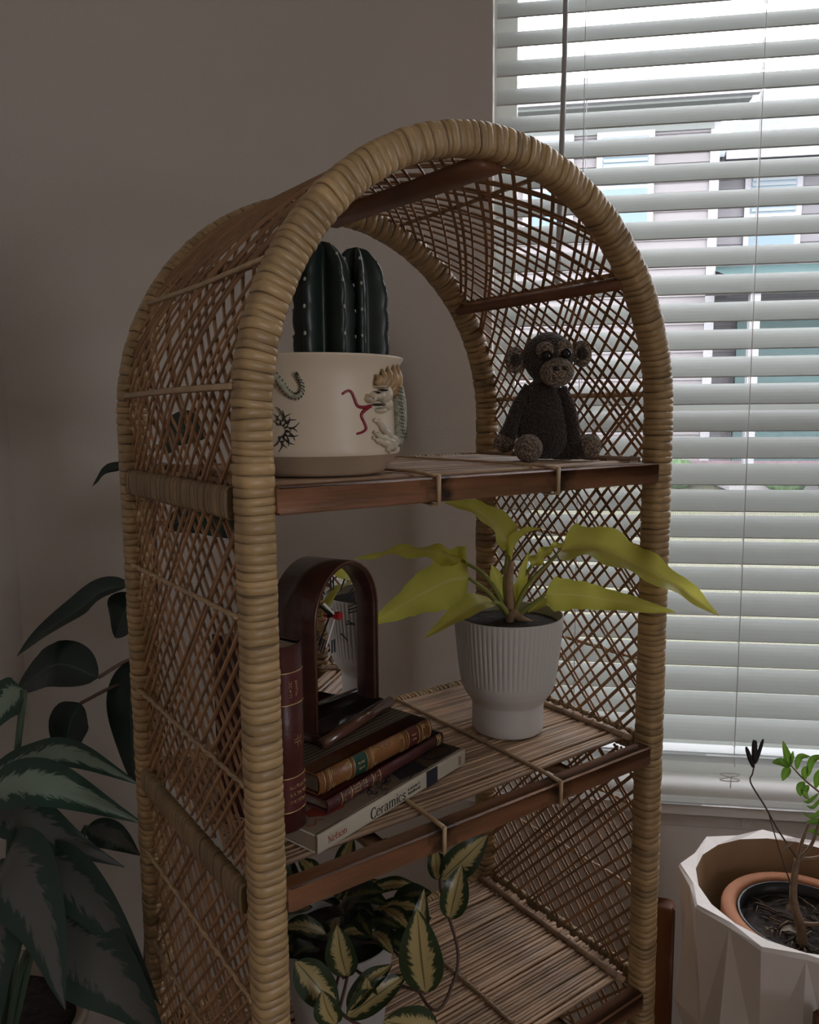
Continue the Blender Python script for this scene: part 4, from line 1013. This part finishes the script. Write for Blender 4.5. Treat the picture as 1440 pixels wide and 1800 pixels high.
for h in range(12):
    a = h*PI/6; d = Vector((math.sin(a), 0, math.cos(a))); t_ = Vector((math.cos(a), 0, -math.sin(a))); k = (2, 1, 2, 3, 2, 1, 2, 3, 4, 2, 1, 2)[h]
    for j in range(k):
        off = (j-(k-1)/2)*.0036; p0, p1 = dc+d*(dr-.0145)+t_*off, dc+d*dr+t_*off*1.25
        if h in (4, 5, 8, 9, 10) and j == k-1: p1 = dc+d*dr+t_*(off-.004)
        b.ribbon([p0, p1], [(0, -1, 0)]*2, .0016, .0005)
b.V = [skew(v) for v in b.V]; b.build('roman_numerals', M['inkb'], ck, smooth=False)
b = MB(); q = dc+Vector((0, -.0035, 0))
def hand(ang, ln, wd): 
    a = math.radians(ang); d = Vector((math.sin(a), 0, math.cos(a))); b.ribbon([q-d*.006, q+d*ln*.5, q+d*ln], [(0, -1, 0)]*3, wd, .0008)
hand(-50, .028, .0034); hand(-148, .036, .0030); b.build('hands', M['hand'], ck)
b = MB(); b.ribbon([q+Vector((0, -.002, 0)), q+Vector((-.036, -.002, .001))], [(0, -1, 0)]*2, .0007, .0004); b.lathe([(.0045, -.002), (.0045, .004), (.0, .004)], 16, (0, 0, 0))
for i in range(len(b.V)-48, len(b.V)): v = b.V[i]; b.V[i] = q+Vector((v.x, -v.z-.002, v.y))
b.build('red_cap', M['clock_rd'], ck, smooth=False)
b = MB(); b.box((CR, .039, dz), (.050, .018, .050), bev=.003); b.build('movement', M['inkb'], ck)

# ---- variegated hoya on the lower shelf
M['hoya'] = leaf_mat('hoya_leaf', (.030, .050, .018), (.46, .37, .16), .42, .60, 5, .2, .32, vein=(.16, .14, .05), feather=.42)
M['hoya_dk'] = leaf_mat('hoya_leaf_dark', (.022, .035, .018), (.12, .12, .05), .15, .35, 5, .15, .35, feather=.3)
M['hstem'] = mat('hoya_stem', (.10, .055, .04), .5)
M['greypot'] = mat('pale_grey_pot', (.42, .40, .38), .5, var=.05, vs=10)
HPc = Vector((.150, .145, T3)); hy = shelf_thing('potted_hoya', HPc, 'trailing hoya with cream and dark green leaves on the lowest visible shelf', 'plant')
b = MB(); b.lathe([(.046, 0), (.048, .002), (.054, .06), (.0635, .128), (.065, .132), (.0635, .134), (.060, .130), (.058, .10)], 56, HPc); b.build('pot', M['greypot'], hy)
b = MB(); b.lathe([(.0595, .122), (.03, .126), (0, .127)], 30, HPc, cap0=False); b.build('soil', M['soil'], hy)
rr = random.Random(21)
cam_n = Vector((-.62, -.70, .35))
def hleaf(base, tip, width, nrm=cam_n, fold=.22, bend=.006, m='hoya', kind='ovate'):
    a, c = Vector(base), Vector(tip); n_ = Vector(nrm).normalized(); mid_ = a.lerp(c, .5)+n_*bend
    o = leaf_mb([a, mid_, c], width, n_, kind, fold, .0008, 2, 0, 16, 6).build('leaf', M[m], hy); return o
def hstem(pts, r=.0016): b = MB(); b.tube(smooth_path(pts, 6), r, 7); b.build('stem', M['hstem'], hy)
hleaf((.1495, -.0191, .9094), (.1400, -.0200, .9985), .044)
hleaf((.150, -.006, .935), (.160, -.004, 1.003), .020, fold=.5)
hleaf((.0905, .0256, .9244), (.0850, .0330, .9760), .032)
hleaf((.0353, .0215, .9680), (.0640, -.0042, .9215), .034, (-.4, -.6, .7))
hleaf((.0511, -.0204, .9268), (.0435, -.0109, .9560), .026)
hleaf((.0770, .0057, .9030), (.1370, -.0064, .9260), .026, (-.5, -.6, .62), fold=.45)
hleaf((.0800, .0087, .9060), (.1280, .0040, .9340), .022, (-.3, -.3, .9), fold=.5)
hleaf((.1400, -.0499, .9000), (.0960, -.0275, .9120), .036, (-.6, -.7, .5))
hleaf((.2024, .0109, .9465), (.2225, .0155, .9950), .030, fold=.4)
hleaf((.2140, .0395, .9700), (.2600, .0180, 1.0140), .034)
hleaf((.2120, .0427, .9690), (.2190, .0550, 1.0020), .020)
hleaf((.105, .010, .907), (.098, .002, .935), .022)
hstem([(.150, .120, .880), (.165, .060, .902), (.1535, -.0243, .8933), (.185, -.018, .905), (.198, -.008, .925), (.2024, .0109, .9470), (.208, .030, .960), (.2140, .0410, .9700), (.224, .050, .990)])
hstem([(.140, .110, .880), (.120, .050, .900), (.1495, -.0191, .9094)])
hstem([(.130, .100, .880), (.100, .050, .905), (.0905, .0256, .9244), (.0511, -.0204, .9268)])
hstem([(.130, .100, .880), (.085, .040, .900), (.0770, .0057, .9030), (.110, -.030, .885)])
hstem([(.155, .000, .88), (.158, -.025, .87), (.165, -.035, .85)])
for i in range(34):
    a = rr.uniform(0, 2*PI); r_ = rr.uniform(.0, .062); p0 = HPc+Vector((r_*math.cos(a), r_*math.sin(a), rr.uniform(.125, .175)))
    d = Vector((math.cos(a)+rr.uniform(-.5, .5), math.sin(a)+rr.uniform(-.5, .5)-.25, rr.uniform(-.15, .7))).normalized()
    ln = rr.uniform(.040, .062); t_ = p0+d*ln; t_.z = min(t_.z, Z2-.036); t_.x = max(.026, min(.30, t_.x)); t_.y = max(-.01, min(.262, t_.y)); p0.x = max(.03, p0.x)
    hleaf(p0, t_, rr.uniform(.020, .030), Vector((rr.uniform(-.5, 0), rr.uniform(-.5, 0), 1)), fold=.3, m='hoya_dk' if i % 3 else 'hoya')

# ---- aglaonema on a stand at the left (room frame)
def room_thing(name, loc, label, cat, group=None):
    o = empty(name, Matrix.Translation(loc)); ORG[0] = Vector(loc); tag(o, label, cat, group); return o
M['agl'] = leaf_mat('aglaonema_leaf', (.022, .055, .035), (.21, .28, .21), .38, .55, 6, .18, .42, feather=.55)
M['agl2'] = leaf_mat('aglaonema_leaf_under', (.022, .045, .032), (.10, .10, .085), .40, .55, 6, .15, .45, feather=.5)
M['aglstem'] = mat('aglaonema_stem', (.05, .08, .045), .5)
M['clay'] = mat('beige_clay', (.30, .24, .18), .7, var=.1, vs=15)
AP = Vector((-.66, .80, .50)); ag = room_thing('potted_aglaonema', AP, 'silver and dark green aglaonema with broad leaves in a beige pot', 'plant')
b = MB(); b.lathe([(.085, 0), (.09, .004), (.118, .19), (.126, .20), (.128, .214), (.122, .216), (.112, .205), (.10, .15)], 48, AP); b.build('pot', M['clay'], ag)
b = MB(); b.lathe([(.110, .19), (.05, .195), (0, .197)], 30, AP, cap0=False); b.build('soil', M['soil'], ag)
AR = AP+Vector((.02, .0, .19))
def agleaf(pts, width, nrm, m='agl', fold=.25, kind='lance', wave=.002, droop=.1, stem=True):
    o = leaf_mb(pts, width, nrm, kind, fold, wave, 2, 0, 26, 8, droop).build('leaf', M[m], ag)
    if stem:
        p = Vector(pts[0]); q = AR+(p-AR)*.15; q.z = AR.z; b = MB(); b.tube(smooth_path([q, AR.lerp(p, .55)+Vector((0, 0, .02)), p], 6), .0042, 8); b.build('petiole', M['aglstem'], o)
upn = Vector((.10, -.80, .60))
agleaf([(-.660, .835, 1.000), (-.600, .835, 1.034), (-.540, .842, 1.045), (-.465, .864, 1.000)], .050, (.1, -.6, .8))
agleaf([(-.625, .790, 1.008), (-.570, .785, 1.034), (-.515, .792, 1.024), (-.452, .842, .962)], .062, (.15, -.62, .77))
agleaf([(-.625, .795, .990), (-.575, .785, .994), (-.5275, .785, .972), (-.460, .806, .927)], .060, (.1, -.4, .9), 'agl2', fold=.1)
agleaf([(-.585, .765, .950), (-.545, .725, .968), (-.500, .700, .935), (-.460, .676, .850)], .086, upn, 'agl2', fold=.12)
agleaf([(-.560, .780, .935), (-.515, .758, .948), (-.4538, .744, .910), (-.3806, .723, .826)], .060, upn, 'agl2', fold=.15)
agleaf([(-.630, .885, 1.108), (-.655, .880, 1.092), (-.690, .871, 1.040)], .050, (.3, -.8, .4), 'agl')
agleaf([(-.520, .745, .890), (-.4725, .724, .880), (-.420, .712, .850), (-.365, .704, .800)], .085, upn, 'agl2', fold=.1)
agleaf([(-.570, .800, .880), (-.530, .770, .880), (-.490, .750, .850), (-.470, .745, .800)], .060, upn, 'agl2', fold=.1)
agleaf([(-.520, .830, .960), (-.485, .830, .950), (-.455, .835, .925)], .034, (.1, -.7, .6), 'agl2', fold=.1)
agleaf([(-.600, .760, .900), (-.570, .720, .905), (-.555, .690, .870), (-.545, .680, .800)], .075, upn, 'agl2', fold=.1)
M['standwood'] = mat('stand_wood', (.20, .075, .03), .5, var=.3, vs=12, stretch=(1, 1, .2))
def stand(name, loc, r, top, legtop, legs, label, ang=0., m='standwood', side=.024):
    o = room_thing(name, loc, label, 'plant stand'); c = Vector(loc)
    for k in range(legs):
        a = ang+2*PI*k/legs; p = c+Vector((math.cos(a)*r, math.sin(a)*r, 0))
        b = MB(); b.box(p+Vector((0, 0, legtop/2)), (side, side, legtop), Matrix.Rotation(a, 3, 'Z'), bev=.004); b.build('leg', M[m], o)
    for k in range(legs//2):
        a = ang+2*PI*k/legs; b = MB(); b.box(c+Vector((0, 0, top-.012)), (2*r-side*.4, side*.8, .020), Matrix.Rotation(a, 3, 'Z'), bev=.002); b.build('cross_bar', M[m], o)
    return o
stand('plant_stand', (-.66, .80, 0), .098, .499, .488, 4, 'wooden stand under the aglaonema pot', .4)

# ---- dark rubber plant in the corner
M['rubber'] = leaf_mat('rubber_leaf', (.012, .022, .016), (.018, .034, .024), .1, .9, 3, .08, .3, vein=(.05, .07, .05), feather=.2)
RP = Vector((-.60, 1.06, 0)); ru = room_thing('potted_rubber_plant', RP, 'dark leaved rubber plant in the corner behind the shelf', 'plant')
b = MB(); b.lathe([(.09, 0), (.095, .004), (.115, .22), (.12, .225), (.12, .24), (.112, .24), (.105, .2)], 40, RP); b.build('pot', M['clay'], ru)
b = MB(); b.lathe([(.108, .215), (.05, .22), (0, .222)], 28, RP, cap0=False); b.build('soil', M['soil'], ru)
b = MB(); SP = smooth_path([RP+Vector((0, 0, .21)), (-.57, 1.05, .6), (-.535, 1.04, 1.0), (-.525, 1.045, 1.25), (-.52, 1.04, 1.40)], 8); b.tube(SP, [.009-.005*i/(len(SP)-1) for i in range(len(SP))], 8); b.build('stem', M['hstem'], ru)
def ruleaf(pts, width, nrm, fold=.2, kind='lance'):
    o = leaf_mb(pts, width, nrm, kind, fold, .001, 2, 0, 22, 6).build('leaf', M['rubber'], ru); p = Vector(pts[0])
    q = min(SP, key=lambda v: (v-p).length); b = MB(); b.tube(smooth_path([q, q.lerp(p, .5)+Vector((0, 0, .008)), p], 5), .0025, 7); b.build('petiole', M['hstem'], o)
ruleaf([(-.5366, .9933, 1.2240), (-.575, .985, 1.215), (-.6047, .9791, 1.1920), (-.650, .955, 1.160), (-.679, .9433, 1.132)], .046, (.1, -.55, .8), .3)
ruleaf([(-.5432, 1.0107, 1.2080), (-.555, 1.010, 1.180), (-.577, 1.0189, 1.140)], .066, (-.1, -.9, .4), .15, 'ovate')
ruleaf([(-.5328, 1.0308, 1.3850), (-.575, 1.025, 1.380), (-.6005, 1.0215, 1.3570)], .018, (.1, -.7, .7), .5)
ruleaf([(-.5424, .9992, 1.1150), (-.540, .985, 1.050), (-.5288, .963, .9500)], .075, (-.1, -.95, .2), .12, 'ovate')
ruleaf([(-.5650, .950, 1.1050), (-.630, .958, 1.118), (-.7036, .9709, 1.0716)], .070, (.1, -.8, .6), .15, 'ovate')
ruleaf([(-.590, .945, 1.070), (-.605, .94, 1.04), (-.612, .93, .985)], .060, (.1, -.9, .3), .15, 'ovate')
ruleaf([(-.500, 1.03, 1.41), (-.460, 1.01, 1.435), (-.415, .985, 1.425)], .065, (-.2, -.8, .5), .15, 'ovate')
ruleaf([(-.505, 1.045, 1.30), (-.450, 1.060, 1.31), (-.40, 1.07, 1.28)], .060, (-.2, -.8, .5), .15, 'ovate')
ruleaf([(-.530, .990, 1.00), (-.500, .955, .98), (-.475, .93, .93)], .055, (-.1, -.9, .4), .15, 'ovate')

# ---- faceted planter with a small tree, at the window
M['plaster'] = mat('white_faceted_ceramic', (.74, .68, .62), .5, var=.05, vs=10, bump=.1, bs=60)
M['terra'] = mat('terracotta', (.42, .17, .075), .75, var=.12, vs=25)
M['planter_in'] = mat('planter_inside', (.34, .22, .12), .6, var=.2, vs=10)
M['nursery'] = mat('black_nursery_pot', (.018, .02, .02), .35)
M['bark'] = mat('twig_bark', (.24, .17, .11), .8, var=.3, vs=90)
M['twig'] = mat('dead_twig', (.10, .065, .05), .8)
M['tleaf'] = leaf_mat('tree_leaf', (.10, .22, .02), (.14, .27, .03), .2, .9, 3, .4, .35, vein=(.18, .30, .06), feather=.1)
M['tleaf_dry'] = leaf_mat('dry_leaf', (.16, .11, .07), (.22, .17, .11), .2, .9, 3, .2, .6)
M['pod'] = mat('seed_pod', (.022, .018, .018), .6)
FX, FY, FZ = .342, .955, .868
FP = Vector((FX, FY, FZ-.30)); fp = room_thing('faceted_planter', FP, 'large white faceted planter holding a small tree by the window', 'planter')
NF = 10; a0 = math.radians(200)
b = MB(); rings = []
def fring(z, ro, ri, ph): return [Vector((FX+(ro if k % 2 == 0 else ri)*math.cos(a0+PI*(k+ph)/NF), FY+(ro if k % 2 == 0 else ri)*math.sin(a0+PI*(k+ph)/NF), FZ+z)) for k in range(2*NF)]
R0 = fring(0, .1430, .1320, 0); R1 = fring(-.155, .1300, .1445, 0); R2 = fring(-.30, .112, .100, 0)
circ = lambda r, z: [Vector((FX+r*math.cos(a0+PI*k/NF), FY+r*math.sin(a0+PI*k/NF), FZ+z)) for k in range(2*NF)]
RI = circ(.1215, .0015); RIN = circ(.1185, -.012); RB = circ(.110, -.14)
RT_ = [p*1 for p in fring(.004, .1405, .1275, 0)]
n = 2*NF; seqs = [R2, R1, R0, RT_, RI]
vs = sum(seqs, []); fs = []
for j in range(len(seqs)-1):
    for k in range(n):
        k2 = (k+1) % n; A, B, C_, D_ = j*n+k, j*n+k2, (j+1)*n+k2, (j+1)*n+k
        if j < 2:
            fs += ([(A, B, D_), (B, C_, D_)] if (k % 2) == (0 if j == 0 else 1) else [(A, B, C_), (A, C_, D_)])
        else: fs.append((A, B, C_, D_))
fs.append(tuple(range(n))[::-1]); b.add(vs, fs); b.build('planter_shell', M['plaster'], fp, smooth=False)
b = MB(); vs = RI+RIN+RB; b.add(vs, [(j*n+k, j*n+(k+1) % n, (j+1)*n+(k+1) % n, (j+1)*n+k) for j in range(2) for k in range(n)]+[tuple(2*n+k for k in range(n))]); b.build('planter_lining', M['planter_in'], fp)
TCc = Vector((FX+.004, FY-.006, FZ-.130))
b = MB(); b.lathe([(.062, 0), (.066, .002), (.084, .075), (.093, .078), (.0955, .082), (.0955, .100), (.093, .1035), (.083, .104), (.0785, .102), (.0765, .06)], 56, TCc); tpot = b.build('terracotta_pot', M['terra'], fp)
b = MB(); b.lathe([(.060, .01), (.0755, .098), (.0765, .099), (.0760, .101), (.0735, .101), (.072, .085)], 56, TCc); b.build('nursery_pot', M['nursery'], fp)
b = MB(); rs_ = random.Random(4); NS = 34; NA = 48; vs = []; fs = []
for i in range(NS+1):
    for k in range(NA):
        r_ = .0730*i/NS; a = 2*PI*k/NA; p = Vector((r_*math.cos(a), r_*math.sin(a), 0)); vs.append(TCc+p+Vector((0, 0, .082+.0045*noise.noise(p*90)+.0035*noise.noise(p*260))))
for i in range(NS):
    for k in range(NA): fs.append((i*NA+k, i*NA+(k+1) % NA, (i+1)*NA+(k+1) % NA, (i+1)*NA+k))
b.add(vs, fs); b.build('soil', M['soil'], fp)
lit = MB()
for i in range(110):
    r_ = .064*math.sqrt(rs_.random()); a = rs_.uniform(0, 6.28); c = TCc+Vector((r_*math.cos(a), r_*math.sin(a), .0865)); d = Vector((rs_.uniform(-1, 1), rs_.uniform(-1, 1), rs_.uniform(-.2, .4))).normalized(); ln = rs_.uniform(.004, .013)
    lit.tube([c-d*ln, c+Vector((0, 0, .0015)), c+d*ln], rs_.uniform(.0005, .0012), 5, tone=rs_.uniform(.4, 1.3))
M['litter'] = mat('bark_litter', (.14, .09, .055), .9, tone=True); o = lit.build('soil_litter', M['litter'], fp); o['kind'] = 'stuff'
def tlf(pts, width, nrm, m='tleaf', name='leaf', par=None, fold=.25): return leaf_mb(pts, width*.85, nrm, 'ovate', fold, .0004, 2, 0, 14, 4).build(name, M[m], par or fp)
for (x, y, dx, dy, wv) in ((-.030, -.010, .016, -.008, .012), (-.052, -.022, .006, .010, .006), (-.046, -.026, .004, .010, .005), (.02, -.04, .014, .004, .010), (.035, -.030, .010, -.010, .009), (-.012, .03, .012, .004, .010)):
    p = TCc+Vector((x, y, .089)); tlf([p, p+Vector((dx*.5, dy*.5, .005)), p+Vector((dx, dy, .003))], wv, (.2, -.3, 1), 'tleaf_dry', 'fallen_leaf')
def twig(pts, r0, r1, m='bark', name='branch', par=None):
    P = smooth_path(pts, 6); b = MB(); b.tube(P, [r0+(r1-r0)*i/(len(P)-1) for i in range(len(P))], 8); return b.build(name, M[m], par or fp)
twig([(.3345, .9190, .822), (.3320, .9220, .845), (.3266, .9331, .8680), (.3275, .938, .895), (.3308, .9403, .9191)], .0062, .0034, name='trunk')
twig([(.3308, .9403, .9191), (.334, .939, .940), (.3400, .9372, .9670)], .0026, .0016); twig([(.333, .939, .935), (.340, .936, .9385)], .0016, .0008)
twig([(.3308, .9403, .9191), (.352, .938, .924), (.372, .935, .938)], .0024, .0016)
twig([(.3340, .9395, .9215), (.345, .938, .940), (.353, .940, .968), (.359, .942, .990)], .0024, .0014)
twig([(.3320, .9220, .848), (.350, .918, .852), (.372, .915, .862)], .0030, .0018)
twig([(.3308, .9403, .9191), (.305, .938, .958), (.2900, .936, .985), (.2715, .9332, 1.0153), (.2735, .935, 1.026), (.2754, .9363, 1.0361)], .0011, .0008, 'twig', 'dead_twig')
twig([(.3255, .9349, .8818), (.310, .943, .930), (.2996, .9518, .9673)], .0009, .0006, 'twig', 'dead_twig')
for pts, wv in ((((.2745, .9358, 1.034), (.2700, .9362, 1.045), (.2655, .937, 1.058)), .0028), (((.2756, .9363, 1.038), (.2752, .938, 1.052), (.2747, .9398, 1.066)), .0030), (((.2764, .9363, 1.040), (.2768, .938, 1.053), (.2770, .9398, 1.0655)), .0022), (((.2772, .9363, 1.040), (.2815, .939, 1.054), (.2858, .9415, 1.067)), .0022)):
    P = smooth_path(pts, 5); b = MB(); b.tube(P, [wv*.35+wv*.65*math.sin(PI*min(1, (i+1)/len(P)))**.5 for i in range(len(P))], 8); b.build('seed_pod', M['pod'], fp)
gb = twig([(.3720, .940, .985), (.3554, .9434, 1.001), (.335, .943, 1.018), (.3180, .9424, 1.036)], .0016, .0008)
cn = Vector((.05, -.8, .6))
for pts, wv in ((((.3180, .9424, 1.034), (.3130, .942, 1.048), (.3080, .942, 1.066)), .0125), (((.3180, .9420, 1.034), (.3060, .940, 1.0400), (.2960, .939, 1.0390)), .0120), (((.3175, .941, 1.033), (.3120, .940, 1.027), (.3090, .939, 1.017)), .0120), (((.3180, .9420, 1.036), (.3190, .942, 1.046), (.3200, .942, 1.054)), .006),
    (((.3250, .943, 1.030), (.3280, .943, 1.046), (.3400, .942, 1.048)), .009), (((.3380, .943, 1.022), (.3420, .942, 1.044), (.3570, .941, 1.050)), .010), (((.3350, .943, 1.018), (.3340, .942, 1.030), (.3370, .941, 1.036)), .010), (((.3480, .943, 1.008), (.3490, .943, 1.024), (.3560, .942, 1.036)), .010), (((.3350, .943, 1.016), (.3290, .941, 1.008), (.3310, .940, .998)), .011), (((.3400, .943, 1.012), (.3340, .940, 1.004), (.3400, .938, .995)), .010),
    (((.3560, .943, .999), (.3600, .942, 1.018), (.3680, .941, 1.026)), .013), (((.3520, .943, 1.003), (.3400, .941, .992), (.3340, .940, .993)), .005), (((.3560, .943, .998), (.3450, .940, .986), (.3370, .939, .988)), .005), (((.3600, .942, .990), (.3450, .940, .974), (.3310, .939, .980)), .005),
    (((.3680, .941, .962), (.3520, .940, .968), (.3380, .940, .967)), .010), (((.3680, .941, .946), (.3540, .940, .954), (.3400, .940, .957)), .010)):
    tlf(pts, wv, cn)
tlf([(.3120, .938, .930), (.318, .936, .938), (.3260, .935, .944)], .006, cn, 'tleaf_dry', 'dry_leaf')
# its stand: legs hug the planter
st = stand('plant_stand', (FX, FY, 0), .158, FZ-.302, .827, 4, 'reddish wooden stand whose legs hug the faceted planter', math.radians(172), side=.026)
